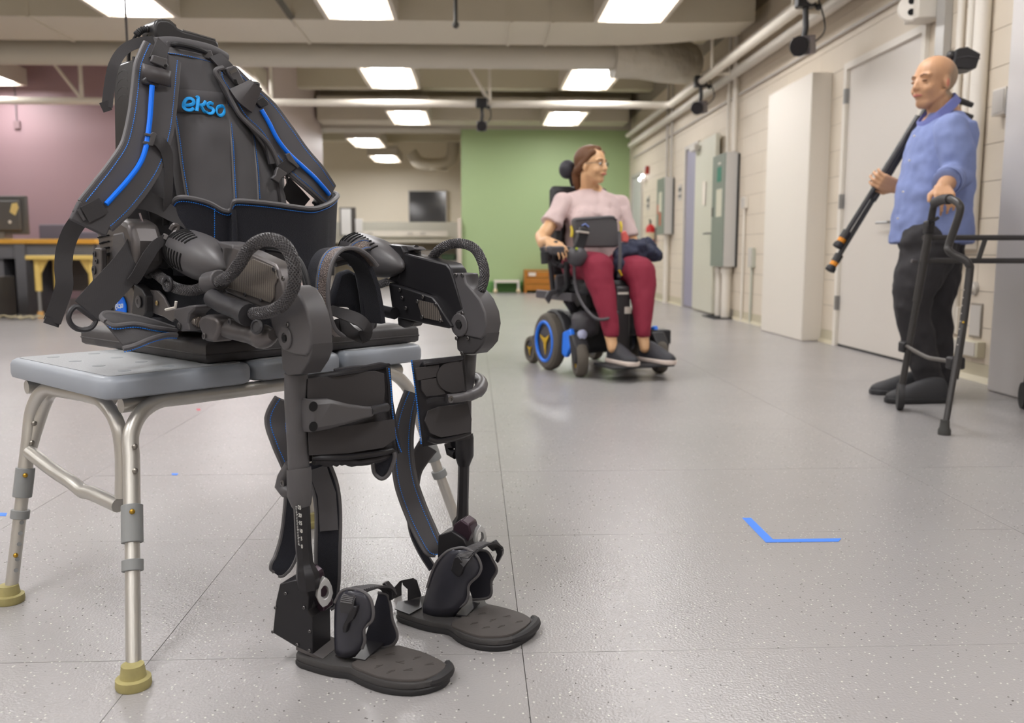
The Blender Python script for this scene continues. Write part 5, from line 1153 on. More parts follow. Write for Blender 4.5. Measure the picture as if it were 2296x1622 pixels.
for px, w, h, m, lb in ((1006, .3, .14, mat('green bag', (88, 112, 84), .8), 'dark green folded bag on the counter shelf'), (960, .34, .22, m_greyw, 'pale grey bundle on the counter shelf'), (842, .25, .2, mat('yellow crate', (206, 160, 60), .6), 'yellow crate on the counter shelf')):
    q = wY(px, 590, Yk - .05); t2 = thing('storage_bin', (q.x, Yk, .56), lb, 'bin'); b0 = obj('bin_body', MB().box((q.x, Yk, .56 + h / 2), (w, .3, h)), m, t2, bevel=.03); obj('bin_rim', MB().bb(q.x - w / 2 - .01, q.x + w / 2 + .01, Yk - .16, Yk + .16, .56 + h - .03, .56 + h - .01), m, t2)
x0, x1, z0, z1 = rb(760, 465, 798, 529, 18.9)
t = thing('notice_board', (x0, 18.9, z0), 'dark framed notice board with a white sheet standing on the counter', 'board')
obj('board_frame', MB().bb(x0, x1, 18.95, 18.99, z0, z1), mat('board dark', (74, 70, 66), .6), t); obj('white_sheet', MB().bb(x0 + .03, x0 + .24, 18.94, 18.95, z0 + .02, z1 - .03), mat('sheet white', (226, 224, 220), .6), t)
x0, x1, z0, z1 = rb(797, 491, 813, 529, 18.9)
t = thing('white_carton', (x0, 18.9, z0), 'small white carton beside the dark framed notice board', 'carton'); obj('carton_body', MB().bb(x0, x1, 18.85, 19.0, z0, z1), mat('sheet white', (226, 224, 220), .6), t, bevel=.01); obj('carton_flap', MB().bb(x0 + .01, x1 - .01, 18.83, 18.85, z0, z0 + .08), m_greyw, t)
t = thing('bent_duct', (-1.2, 21.5, 2.7), 'bent round air duct under the recess ceiling', 'duct'); obj('duct_body', MB().tube(spline([(-1.5, 21.4, 3.1), (-1.3, 21.4, 2.86), (-.9, 21.4, 2.82), (-.6, 21.4, 2.9), (-.5, 21.4, 3.2), (-.5, 21.4, 3.76)], 5), .15, 14), m_duct, t)
obj('duct_mouth', MB().lathe([(.16, 0), (.24, -.06)], (-.85, 21.2, 2.72), cap=False), m_duct, t)
# ================================================================ desks by the mauve wall
m_yel = mat('yellow desk edge', (214, 160, 62), .45); m_yelp = mat('pale yellow table', (216, 186, 104), .5); m_dkg = mat('desk grey', (104, 104, 108), .5)
Yd = 10.6
def bx(px, py, Y): return wY(px, py, Y)
a = bx(-120, 538, Yd); b_ = bx(214, 545, Yd)
t = thing('yellow_desk', ((a.x + b_.x) / 2, Yd, 0), 'long desk with orange-yellow top and grey panels at the mauve wall', 'desk')
zt = a.z
obj('desk_top', MB().bb(a.x, b_.x, Yd, Yd + .8, b_.z - .01, b_.z + .045), m_yel, t, bevel=.006)
obj('apron_panel', MB().bb(a.x, b_.x - .05, Yd + .05, Yd + .09, b_.z - .18, b_.z - .01), m_dkg, t)
x_ = bx(33, 600, Yd).x; obj('pedestal', MB().bb(x_, x_ + .12, Yd + .02, Yd + .7, 0, b_.z - .01), m_dkg, t); 
x_ = bx(-80, 600, Yd).x; obj('pedestal', MB().bb(x_, x_ + .4, Yd + .1, Yd + .7, 0, b_.z - .01), m_dkg, t)
x_ = bx(200, 600, Yd).x; obj('desk_leg', MB().bb(x_, x_ + .06, Yd + .1, Yd + .7, 0, b_.z - .01), m_dkg, t)
obj('modesty_panel', MB().bb(a.x, b_.x, Yd + .66, Yd + .7, .25, b_.z - .1), mat('dim panel', (116, 108, 104), .6), t)
dz = b_.z + .045
a = bx(60, 577, 9.95); c_ = bx(225, 577, 9.95); tz = a.z
t = thing('child_table', ((a.x + c_.x) / 2, 10.1, 0), 'low pale yellow table with tubular legs in front of the desk', 'table')
obj('table_top', MB().bb(a.x, c_.x, 9.9, 10.5, tz - .03, tz + .02), m_yelp, t, bevel=.012)
for px in (84, 205):
    for yy in (9.98, 10.42):
        x_ = bx(px, 600, 9.98).x
        lg = obj('leg', MB().tube([(x_, yy, tz - .03), (x_, yy, .30)], .035, 12), m_yelp, t)
        obj('leg_tube', MB().tube([(x_, yy, .31), (x_, yy, .04)], .02, 10), m_steel, lg); obj('leg_tip', MB().tube([(x_, yy, .075), (x_, yy, .0)], .032, 10), mat('tan tip', (214, 164, 96), .6), lg)
        s_ = 1 if px == 84 else -1; obj('gusset', MB().prism([(x_, yy - .01, tz - .03), (x_ + s_ * .12, yy - .01, tz - .03), (x_, yy - .01, tz - .24)], (0, .02, 0)), m_yelp, lg)
q = bx(0, 485, Yd + .3); x1 = bx(60, 485, Yd + .3)
t = thing('computer_monitor', (q.x, Yd + .3, dz), 'large dark monitor seen from behind, with a yellow sticker, on the desk', 'monitor')
obj('monitor_back', MB().bb(x1.x - .75, x1.x, Yd + .3, Yd + .36, bx(0, 526, Yd + .3).z, bx(0, 439, Yd + .3).z), mat('monitor grey', (84, 82, 80), .5), t, bevel=.01)
obj('monitor_hump', MB().bb(x1.x - .62, x1.x - .06, Yd + .26, Yd + .31, bx(0, 518, Yd + .3).z, bx(0, 450, Yd + .3).z), mat('monitor grey', (84, 82, 80), .5), t, bevel=.015)
s_ = bx(31, 470, Yd + .25); obj('yellow_sticker', MB().prism([s_ + V((dx, 0, dz_)) for dx, dz_ in ((-.05, -.03), (-.02, .07), (.04, .08), (.055, .02), (.01, -.07))], (0, .004, 0)), mat('sticker yellow', (222, 196, 126), .6), t)
obj('round_sticker', MB().ball(bx(22, 498, Yd + .25), (.02, .004, .02)), m_white, t)
obj('monitor_stand', MB().bb(x1.x - .5, x1.x - .28, Yd + .3, Yd + .5, dz, bx(0, 520, Yd + .3).z), m_steel, t)
m_chair = mat('grey chair', (112, 106, 116), .6)
for px0, px1, py, lb, Yc in ((86, 146, 503, 'grey chair back behind the desk, near the yellow sticker monitor', 11.9), (170, 240, 520, 'second grey chair behind the desk, nearer the backpack', 12.1)):
    a = bx(px0, py, Yc); b_ = bx(px1, py, Yc); t = thing('desk_chair', ((a.x + b_.x) / 2, Yc, 0), lb, 'chair')
    obj('backrest', MB().bb(a.x, b_.x, Yc, Yc + .04, .84, a.z), m_chair, t, bevel=.015); obj('seat', MB().bb(a.x, b_.x, Yc - .45, Yc, .44, .48), m_chair, t, bevel=.01)
    for x_ in (a.x + .02, b_.x - .02):
        obj('leg', MB().tube([(x_, Yc + .02, 0), (x_, Yc + .02, .86)], .014, 8), m_steel, t); obj('leg', MB().tube([(x_, Yc - .42, 0), (x_, Yc - .42, .45)], .014, 8), m_steel, t)
q = bx(3, 690, 10.1); t = thing('computer_tower', (q.x, 10.1, 0), 'dark computer tower on the floor at the left edge', 'computer'); obj('tower_case', MB().bb(q.x - .25, q.x + .04, 9.95, 10.35, 0, .46), mat('tower dark', (62, 58, 54), .5), t, bevel=.008); obj('tower_panel', MB().bb(q.x - .22, q.x + .01, 9.94, 9.95, .05, .4), m_black, t)
t = thing('floor_cables', bx(60, 700, 9.8), 'tangle of pale cables on the floor under the low yellow table', 'cable')
for k in range(4):
    pts = [V((bx(20 + 22 * k, 700, 9.8).x + .1 * math.sin(j + k), 9.75 + .1 * math.cos(j * 1.7 + k), .012 + .03 * abs(math.sin(j * 2 + k)))) for j in range(7)]
    obj('cable', MB().tube(spline(pts, 4), .009, 6), mat('pale cable', (176, 166, 138), .6), t)
t = thing('power_adapter', wZ(18, 705, 0), 'dark power adapter with a blue end beside the computer tower', 'adapter'); q = wZ(18, 705, 0); obj('adapter_body', MB().box(q + V((0, 0, .05)), (.1, .1, .1)), m_black, t, bevel=.01); obj('adapter_plug', MB().box(q + V((-.03, -.052, .04)), (.04, .01, .05)), m_cable, t)
t = thing('wall_outlet', wY(38, 280, 12.38), 'small outlet box with a drop cord on the mauve wall', 'outlet'); q = wY(38, 280, 12.38); obj('outlet_box', MB().box(q, (.08, .03, .1)), mat('mauve box', (140, 116, 120), .5), t); obj('drop_cord', MB().tube([q, V((q.x, q.y, q.z + .6))], .006, 6), m_dkg, t)
# ================================================================ tape marks on the floor
m_tape = mat('blue tape', (56, 132, 246), .5)
def tape(pts, label):
    P_ = [wZ(x, y, .0002) for x, y in pts]; o = obj('floor_tape', MB().prism([V((p.x, p.y, .0002)) for p in P_], (0, 0, .0005)), m_tape, smooth=0); tag(o, label, 'tape')
tape([(1664, 1162), (1684, 1162), (1733, 1210), (1886, 1208), (1880, 1215), (1717, 1217)], 'blue L-shaped tape mark on the open floor at right')
tape([(-30, 1150), (16, 1151), (13, 1158), (-30, 1157)], 'short blue tape strip at the left edge beside the bench leg')
tape([(385, 1062), (400, 1062), (397, 1066), (385, 1066)], 'tiny blue tape scrap seen through the bench legs')
q = [wZ(x, y, .0002) for x, y in ((441, 917), (449, 917), (449, 921), (441, 921))]
o = obj('floor_tape', MB().prism([V((p.x, p.y, .0002)) for p in q], (0, 0, .0005)), mat('red tape', (186, 60, 80), .5), smooth=0); tag(o, 'tiny red tape scrap beyond the bench', 'tape')
# ================================================================ figures
def cap(mb, p0, r0, p1, r1, n=14):
    p0, p1 = V(p0), V(p1); t = (p1 - p0)
    mb.ball(p0, r0, n=n, m=8); mb.ball(p1, r1, n=n, m=8)
    if t.length > 1e-4: mb.tube([p0, p1], [r0, r1], n)
def chain(mb, pts):
    for (a, ra), (b_, rb_) in zip(pts[:-1], pts[1:]): cap(mb, a, ra, b_, rb_)
def fabric_folds(o, strength, size):
    tx = bpy.data.textures.new('folds', 'CLOUDS'); tx.noise_scale = size; tx.noise_depth = 1
    md = o.modifiers.new('folds', 'DISPLACE'); md.texture = tx; md.strength = strength; md.mid_level = .5; md.texture_coords = 'GLOBAL'
m_hairb = mat('auburn hair', (104, 66, 36), .5, wave=(60, .5, .004)); m_lip = mat('lips', (176, 92, 84), .5)
m_eyew = mat('eye white', (226, 220, 214), .3); m_eyed = mat('iris', (48, 36, 32), .3)
def skin(name, rgb):
    return mat(name, rgb, .5, var=(14, .05))
def head_prims(mb, c, fd, s, up=UP, jaw=1., neck=None):
    fd = V(fd).normalized(); sd = up.cross(fd).normalized(); up = fd.cross(sd); R = Matrix((fd, sd, up)).transposed()
    g = lambda x, y, z: c + R @ V((x * s, y * s, z * s))
    mb.ball(g(-.014, 0, .032), (.098 * s, .077 * s, .086 * s), R, 20, 14)
    mb.ball(g(.022, 0, -.018), (.070 * s, .063 * s, .096 * s), R, 20, 14)
    cap(mb, g(.060, 0, -.09), .024 * s * jaw, g(.02, 0, -.085), .03 * s)
    for y in (1, -1):
        cap(mb, g(-.0, y * .046, -.052), .022 * s * jaw, g(.054, y * .014, -.09), .020 * s * jaw)
        mb.ball(g(.056, y * .034, -.032), .028 * s); cap(mb, g(.078, y * .016, .026), .010 * s, g(.070, y * .048, .024), .009 * s)
        mb.ball(g(-.006, y * .077, -.012), (.018 * s, .007 * s, .032 * s), R, 12, 8)
    cap(mb, g(.084, 0, .012), .008 * s, g(.102, 0, -.026), .0115 * s); mb.ball(g(.094, .011, -.030), .008 * s); mb.ball(g(.094, -.011, -.030), .008 * s)
    mb.ball(g(.083, 0, -.055), (.014 * s, .024 * s, .012 * s), R)
    return g, R
def face_parts(g, R, s, parent, brow_m, lips=m_lip, closed=False):
    for y in (1, -1):
        if not closed:
            e = obj('eye', MB().ball(g(.079, y * .031, .004), (.009 * s, .014 * s, .0085 * s), R), m_eyew, parent); obj('iris', MB().ball(g(.0865, y * .031, .004), .0056 * s), m_eyed, e)
        else: e = obj('eyelid', MB().ball(g(.078, y * .032, .003), (.010 * s, .015 * s, .006 * s), R), brow_m, parent)
        obj('eyebrow', MB().tube([g(.087, y * .015, .024), g(.085, y * .033, .030), g(.072, y * .05, .024)], .0036 * s, 6), brow_m, parent)
    o = obj('mouth', MB().tube([g(.082, .022, -.060), g(.095, .008, -.0585), g(.095, -.008, -.0585), g(.082, -.022, -.060)], [.003 * s, .006 * s, .006 * s, .003 * s], 8), lips, parent)
def hand_prims(mb, wrist, d, nrm, s, curl, spread=.10, thumb=1, tc=.5):
    """d: along the hand, nrm: back-of-hand normal, curl: bend per joint (rad)"""
    d = V(d).normalized(); nrm = (V(nrm) - d * V(nrm).dot(d)).normalized(); sd = d.cross(nrm).normalized()
    kn = wrist + d * .085 * s
    for k in range(4): cap(mb, wrist + sd * (k - 1.5) * .012 * s, .017 * s, kn + sd * (k - 1.5) * .021 * s, .0125 * s, 10)
    for k, L_ in enumerate((.036, .044, .041, .033) if thumb > 0 else (.033, .041, .044, .036)):
        p = kn + sd * (k - 1.5) * .021 * s; a = 0; dd = (d + sd * (k - 1.5) * spread).normalized(); q = dd
        for j, (l, r) in enumerate(((L_, .0095), (L_ * .7, .0085), (L_ * .55, .0075))):
            a += curl * (1 if j else .8); q = dd * math.cos(a) - nrm * math.sin(a); e = p + q * l * s; cap(mb, p, r * s, e, (r - .0008) * s, 8); p = e
    # thumb leaves the side of the palm near its base
    ts = sd * -thumb
    p0 = wrist + d * .022 * s + ts * .022 * s; p1 = p0 + (d * .6 + ts * .7 - nrm * tc).normalized() * .042 * s; p2 = p1 + (d * .8 + ts * .1 - nrm * tc * 1.6).normalized() * .032 * s
    chain(mb, [(p0, .015 * s), (p1, .0115 * s), (p2, .009 * s)])
def shoe(name, heel, d, L_, parent, m_up, m_sole, w=.045, lace=None, up=UP):
    d = V(d).normalized(); sd = up.cross(d).normalized()
    def lp(x, ww, z0, n=16): return None
    prof = [(0, .030, .055, .11), (.12, .040, .06, .125), (.3, .042, .055, .128), (.5, .046, .05, .105), (.72, .050, .045, .076), (.9, .044, .035, .060), (1.0, .014, .02, .040)]
    loops = []; sl = []
    for u, ww, _, h in prof:
        c = heel + d * L_ * u
        loops.append([c + sd * ww * math.cos(t) + up * (.022 + (h - .022) * max(0, math.sin(t)) + (0 if math.sin(t) >= 0 else .004 * math.sin(t))) for t in [2 * PI * k / 16 for k in range(16)]])
        sl.append([c + sd * (ww + .004) + up * .026, c - sd * (ww + .004) + up * .026, c - sd * (ww + .002), c + sd * (ww + .002)])
    o = obj(name, MB().loft(loops), m_up, parent, smooth=80, sub=1)
    obj('shoe_sole', MB().loft(sl), m_sole, o, bevel=.006)
    for k in range(4):
        c = heel + d * L_ * (.42 + .07 * k) + up * (.088 - .011 * k); obj('shoelace', MB().tube([c - sd * .022, c + up * .004, c + sd * .022], .003, 6), lace or m_sole, o)
    return o
# ---------------------------------------------------------------- power wheelchair
WF = V((.34, -.94, 0)).normalized(); WL = V((.94, .34, 0)).normalized(); WC = V((.72, 5.49, 0))
def pw_(px, py, f): return wN(px, py, WF, WC + WF * f)
def wl(f, l, z): return WC + WF * f + WL * l + UP * z
RW = Matrix((WL, WF, UP)).transposed()
chair = thing('power_wheelchair', WC, 'black power wheelchair with blue wheel rims and yellow hubs, carrying the seated woman', 'wheelchair')
m_tire = mat('tyre rubber', (88, 82, 74), .8, bump=(80, .4, .004)); m_yhub = mat('yellow hub', (206, 166, 20), .5)
m_cblk = mat('chair black', (40, 40, 43), .5); m_cgrey = mat('chair charcoal', (72, 70, 74), .5)
def wheel(name, c, ax, R_, w, rim, hub, spokes=3):
    ax = V(ax).normalized()
    t = obj(name, MB().lathe([(R_ * .68, -w * .5), (R_ * .9, -w * .5), (R_ * .98, -w * .32), (R_, 0), (R_ * .98, w * .32), (R_ * .9, w * .5), (R_ * .68, w * .5), (R_ * .66, w * .3), (R_ * .66, -w * .3), (R_ * .68, -w * .5)], c, ax, 32, cap=False), m_tire, chair)
    obj('hub_disc', MB().lathe([(R_ * .66, -w * .30), (R_ * .66, w * .30)], c, ax, 28), m_cgrey, t)
    if rim: obj('wheel_rim', MB().tube([c + (frame_of(ax)[0] * math.cos(k * PI / 16) + frame_of(ax)[1] * math.sin(k * PI / 16)) * R_ * .68 - ax * w * .46 for k in range(32)], R_ * .06, 8, closed=True), rim, t)
    a, b_ = frame_of(ax)
    for k in range(spokes):
        th = k * 2 * PI / spokes + .6; u = a * math.cos(th) + b_ * math.sin(th); v_ = b_ * math.cos(th) - a * math.sin(th)
        obj('yellow_spoke', MB().prism([c + v_ * R_ * .10 - ax * w * .38, c + u * R_ * .46 - ax * w * .38, c - v_ * R_ * .10 - ax * w * .38], ax * -.006), hub, t)
    return t
m_rimb = mat('blue rim', (30, 120, 240), .4)
wheel('drive_wheel', wl(0, -.275, .178), WL, .178, .075, m_rimb, m_yhub); wheel('drive_wheel', wl(0, .275, .178), -WL, .178, .075, m_rimb, m_yhub)
for (f, l, r, s_) in ((.36, -.245, .10, 1), (.40, .27, .10, 1)):
    c = wl(f, l, r); wheel('caster_wheel', c, (WL + WF * .25 * s_), r, .062, None, m_yhub)
    obj('caster_fork', MB().prism([c + WL * -.045 + WF * x + UP * z for x, z in ((-.02, -.02), (.03, -.02), (.04, .08), (-.02, .15), (-.07, .14), (-.04, .05))], WL * .09), m_cblk, chair, bevel=.01)
for l in (-.23, .23): wheel('rear_caster', wl(-.36, l, .09), WL, .09, .055, None, m_yhub)
for l in (-.25, .25):
    obj('suspension_arm', MB().tube([wl(-.36, l * .9, .15), wl(-.1, l * .8, .25), wl(.15, l * .8, .27), wl(.36, l * .95, .20)], .03, 8), m_cblk, chair)
    obj('fender', MB().tube([wl(.19 * math.cos(t), l * .92, .18 + .185 * math.sin(t)) for t in [PI * k / 10 + .1 for k in range(7)]], .032, 8, flat=.5), m_cblk, chair)
    obj('blue_shroud', MB().prism([wl(x, l * 1.14, z) for x, z in ((.20, .25), (.30, .28), (.34, .20), (.24, .10), (.19, .12))], WL * .03), m_rimb, chair, bevel=.008)
obj('motor_base', MB().box(wl(.0, 0, .24), (.40, .52, .24), RW), m_cblk, chair, bevel=.04)
obj('front_shroud', MB().box(wl(.26, -.16, .30), (.16, .14, .16), RW), m_cgrey, chair, bevel=.05); obj('front_shroud', MB().box(wl(.26, .16, .30), (.16, .14, .16), RW), m_cgrey, chair, bevel=.05)
obj('head_lamp', MB().lathe([(.026, 0), (.03, .02), (.01, .03)], pw_(1303, 750, .345), WF), mat('lamp lens', (190, 196, 226), .2), chair)
obj('seat_lift', MB().box(wl(.05, 0, .42), (.18, .2, .22), RW), m_cblk, chair, bevel=.02)
obj('seat_cushion', MB().box(wl(.14, 0, .52), (.46, .46, .09), RW), m_cblk, chair, bevel=.03)
obj('seat_rail', MB().box(wl(.0, -.24, .46), (.03, .52, .05), RW), m_cgrey, chair, bevel=.004); obj('seat_rail', MB().box(wl(.0, .24, .46), (.03, .52, .05), RW), m_cgrey, chair, bevel=.004)
obj('side_guard', MB().prism([pw_(x, y, .14) for x, y in ((1246, 618), (1280, 612), (1300, 640), (1300, 656), (1246, 650))], WF * -.02), m_cgrey, chair, bevel=.01)
obj('side_lever', MB().prism([pw_(x, y, .1) for x, y in ((1222, 668), (1232, 652), (1276, 645), (1278, 655), (1240, 662), (1232, 682))], WF * -.02), m_cgrey, chair, bevel=.004)
obj('backrest', MB().box(wl(-.17, 0, .86), (.40, .07, .56), RW), m_cblk, chair, bevel=.03)
for l in (-.2, .22): obj('side_bolster', MB().box(wl(-.08, l, .84), (.05, .16, .24), RW), m_cblk, chair, bevel=.025)
obj('headrest', MB().ball(pw_(1272, 380, -.16), (.05, .07, .060), RW, 16, 10), mat('headrest black', (46, 44, 52), .6), chair); obj('headrest_stem', MB().tube([pw_(1275, 385, -.2), pw_(1290, 440, -.22), wl(-.2, 0, .95)], .012, 8), m_cblk, chair)
for l in (-.28, .29): obj('armrest', MB().box(wl(.10, l, .735), (.07, .32, .05), RW), m_cblk, chair, bevel=.02); 
for l in (-.28, .29): obj('armrest_post', MB().tube([wl(0, l, .72), wl(0, l * .9, .48)], .016, 8), m_cblk, chair)
jy = obj('joystick_box', MB().box(pw_(1240, 562, .30), (.09, .13, .05), RW), m_cgrey, chair, bevel=.01); obj('joystick_knob', MB().ball(pw_(1246, 548, .30), .022), m_cblk, jy)
obj('joystick_bracket', MB().tube(spline([pw_(1214, 555, .32), pw_(1222, 575, .32), pw_(1234, 585, .3), pw_(1262, 598, .25), pw_(1275, 600, .2)], 4), .013, 8), m_cgrey, chair)
obj('hanging_plug', MB().tube([pw_(1220, 566, .33), pw_(1222, 592, .33)], .022, 8), m_cblk, chair); obj('joystick_cable', MB().tube(spline([pw_(1225, 575, .33), pw_(1236, 592, .33), pw_(1248, 598, .31), pw_(1256, 580, .29)], 5), .0045, 6), m_cblk, chair)
obj('phone_holder', MB().box(pw_(1303, 538, .36), (.065, .03, .14), RW @ Euler((0, .35, 0)).to_matrix()), m_cblk, chair, bevel=.008); obj('holder_rim', MB().box(pw_(1306, 521, .375), (.07, .035, .012), RW @ Euler((0, .1, 0)).to_matrix()), mat('silver edge', (186, 178, 168), .4), chair, bevel=.003)
obj('green_button', MB().ball(pw_(1293, 558, .39), .008), mat('yellow green', (160, 176, 10), .4), chair); obj('control_pod', MB().ball(pw_(1294, 575, .35), (.065, .05, .06), RW), m_cgrey, chair)
obj('control_cable', MB().tube(spline([pw_(1287, 590, .34), pw_(1290, 640, .36), pw_(1305, 680, .42), pw_(1335, 714, .50), pw_(1365, 714, .52), pw_(1385, 700, .5)], 5), .009, 8), m_cgrey, chair)
obj('leg_hanger', MB().box(wl(.40, .0, .32), (.10, .06, .42), RW), mat('hanger black', (54, 52, 54), .45), chair, bevel=.015)
obj('white_label', MB().box(pw_(1408, 696, .435), (.045, .003, .04), RW), m_white, chair); obj('white_label', MB().box(pw_(1397, 658, .435), (.07, .003, .012), RW), m_white, chair)
obj('foot_platform', MB().box(wl(.56, .0, .085), (.40, .24, .015), RW), m_cblk, chair, bevel=.005)
obj('front_tray', MB().box(pw_(1478, 755, .30), (.10, .12, .09), RW), m_cblk, chair, bevel=.01)
obj('arm_strut', MB().tube([pw_(1270, 590, .28), pw_(1272, 640, .2), wl(.05, -.24, .46)], .018, 8), m_cblk, chair)
obj('tilt_linkage', MB().tube([pw_(1272, 672, .1), pw_(1290, 700, .05), pw_(1310, 690, .05)], .03, 8), m_cgrey, chair)
# ---------------------------------------------------------------- seated woman
wom = thing('person', WC + UP * .56, 'woman with auburn ponytail in pale pink top and dark red trousers, seated in power wheelchair', 'person')
m_sk1 = skin('skin light', (214, 170, 128))
mb = MB()
hc = pw_(1328, 371, .02); hf = V((.76, -.65, .0))
g, R_h = head_prims(mb, hc, hf, .98)
nb = pw_(1322, 425, -.04); cap(mb, hc + V((-.02, .01, -.06)), .052, nb, .056)
sh_r = pw_(1262, 452, -.02); sh_l = pw_(1389, 456, -.02)
chain(mb, [(sh_r - UP * .012, .04), (pw_(1238, 500, .02), .042), (pw_(1216, 530, .06), .040)]); chain(mb, [(pw_(1214, 530, .06), .040), (pw_(1218, 545, .18), .036), (pw_(1228, 540, .26), .026)])
hand_prims(mb, pw_(1229, 540, .26), WF * .8 + WL * .35 - UP * .35, UP * .8 + WF * .3 - WL * .2, .95, .45, thumb=-1)
chain(mb, [(sh_l - UP * .012, .04), (pw_(1402, 505, .0), .042), (pw_(1418, 540, .06), .036), (pw_(1424, 562, .16), .028)])
hand_prims(mb, pw_(1424, 563, .17), WF - WL * .1 - UP * .2, UP, .9, .3, thumb=1)
chain(mb, [(pw_(1325, 440, -.05), .09), (pw_(1330, 500, -.04), .12), (pw_(1340, 570, -.02), .14)]); chain(mb, [(sh_r - UP * .015, .04), (sh_l - UP * .015, .04)])
kr = pw_(1345, 578, .40); kl = pw_(1441, 588, .44)
ar = pw_(1370, 757, .50); al = pw_(1442, 757, .52)
for k_, a_, l in ((kr, ar, -.09), (kl, al, .10)):
    chain(mb, [(wl(.02, l, .60), .06), (k_ - UP * .06 - WF * .03, .045), (a_, .036)]); cap(mb, a_, .034, a_ + UP * -.06 + WF * .02, .03)
body = obj('body', mb, m_sk1, wom, remesh=.006, lap=4, smooth=180)
face_parts(g, R_h, .98, wom, m_hairb)
# glasses
for y in (1, -1): obj('glasses_lens_ring', MB().tube([g(.096 - .010 * abs(math.cos(t)) * (1 if math.cos(t) * 1 > 0 else 0), y * .033 + .019 * math.cos(t), .002 + .015 * math.sin(t)) for t in [k * PI / 8 for k in range(16)]], .0016, 6, closed=True), m_gun, wom)
obj('glasses_temple', MB().tube([g(.090, -.052, .006), g(.06, -.072, .008), g(.0, -.080, .006)], .0018, 6), m_gun, wom); obj('glasses_temple', MB().tube([g(.090, .052, .006), g(.06, .072, .008), g(.0, .080, .006)], .0018, 6), m_gun, wom)
# hair: cap and ponytail
mb = MB()
mb.ball(g(-.030, 0, .040), (.096, .083, .086), R_h, 20, 14); cap(mb, g(.040, 0, .094), .024, g(-.02, 0, .105), .026)
for y in (1, -1): cap(mb, g(.036, y * .05, .074), .022, g(-.03, y * .068, .0), .024); 
for y in (1, -1): cap(mb, g(-.03, y * .068, .0), .022, g(-.09, y * .03, -.03), .026)
chain(mb, [(g(-.105, 0, -.005), .028), (g(-.118, -.0, -.05), .032), (g(-.118, .005, -.10), .028), (g(-.112, .01, -.15), .013)])
hr = obj('hair', mb, m_hairb, wom, remesh=.006, lap=2, smooth=180)
obj('hair_tie', MB().tube([g(-.108, .03 * math.cos(t), -.008 + .03 * math.sin(t)) for t in [k * PI / 6 for k in range(12)]], .005, 6, closed=True), m_black, wom)
# top
m_pink = mat('pale pink jersey', (206, 184, 182), .85, bump=(300, .2, .001))
mb = MB()
def body_loft(mb, rows, fdir, sdir, n=20):
    mb.loft([[c + sdir * rx * math.cos(2 * PI * k / n) + fdir * ry * math.sin(2 * PI * k / n) for k in range(n)] for c, rx, ry in rows])
cc_ = lambda x, y, f: pw_(x, y, f)
body_loft(mb, [(cc_(1326, 424, -.04), .070, .06), (cc_(1326, 436, -.04), .165, .09), (cc_(1326, 452, -.035), .20, .115), (cc_(1325, 480, -.02), .195, .145), (cc_(1328, 515, -.02), .185, .15), (cc_(1334, 555, -.01), .195, .16), (cc_(1340, 600, .0), .20, .17)], WF, WL)
chain(mb, [(sh_r + UP * -.006, .063), (pw_(1246, 485, .01), .058)]); mb.tube([pw_(1254, 470, .0), pw_(1235, 504, .02)], [.056, .072], 16)
chain(mb, [(sh_l - UP * .006, .063), (pw_(1398, 490, .0), .056)]); mb.tube([pw_(1394, 470, .0), pw_(1411, 532, .04)], [.056, .060], 16)
mb.ball(pw_(1304, 496, .065), .085); mb.ball(pw_(1352, 498, .065), .085)
top = obj('pink_top', mb, m_pink, wom, remesh=.009, lap=4, smooth=180); fabric_folds(top, .018, .07)
# trousers
m_red = mat('dark red trousers', (134, 32, 56), .8, bump=(250, .2, .001))
mb = MB()
chain(mb, [(wl(.0, -.07, .65), .12), (wl(.0, .07, .65), .12)])
for k_, a_, l in ((kr, ar, -.10), (kl, al, .11)):
    chain(mb, [(wl(.02, l, .64), .10), (k_ + UP * -.062 - WF * .03, .096), (k_ + UP * -.13 + WF * .0, .084), (k_.lerp(a_, .62), .062), (a_ + UP * .035, .047)])
    mb.tube([a_ + UP * .04, a_ + UP * .008], [.046, .046], 16)
tr = obj('red_trousers', mb, m_red, wom, remesh=.009, lap=4, smooth=180); fabric_folds(tr, .010, .08)
m_sh = mat('black trainer', (46, 46, 52), .6); m_ws = mat('white sole', (214, 200, 190), .5)
for (px, py, f, dx) in ((1372, 812, .47, .10), (1443, 808, .49, .30)):
    h = pw_(px, py, f); h.z = .093; shoe('trainer', h - WF * .03, WF + WL * dx * .8, .27, wom, m_sh, m_ws, lace=m_cgrey)
# bag and jacket on her lap
m_bag = mat('grey pouch', (84, 82, 84), .75, bump=(300, .3, .001))
bag = thing('lap_bag', pw_(1338, 555, .24), 'flat dark grey zip pouch lying upright on the woman\'s lap', 'bag')
o = obj('pouch_body', MB().prism([pw_(x, y, .26) for x, y in ((1287, 492), (1294, 488), (1370, 483), (1380, 484), (1386, 500), (1390, 548), (1384, 555), (1300, 556), (1292, 548))], WF * -.05), m_bag, bag, bevel=.012, bseg=3)
obj('blue_logo', MB().tube([pw_(1305, 506, .264), pw_(1312, 502, .264), pw_(1320, 509, .264)], .004, 6), mat('soft blue', (126, 150, 220), .5), o)
obj('pouch_zip', MB().tube([pw_(1292, 493, .262), pw_(1372, 487, .262), pw_(1384, 494, .262)], .003, 6), m_cgrey, o)
for (px, py) in ((1281, 520), (1391, 510)): obj('lanyard_cord', MB().tube(spline([pw_(px, py - 12, .22), pw_(px + 2, py, .24), pw_(px, py + 12, .24)], 4), .009, 8), mat('yellow lanyard', (212, 186, 60), .6), bag)
o = obj('pink_tag', MB().prism([pw_(x, y, .2) for x, y in ((1394, 520), (1404, 518), (1412, 534), (1408, 544), (1396, 542))], WF * -.02), mat('coral', (238, 112, 104), .6), bag, bevel=.006)
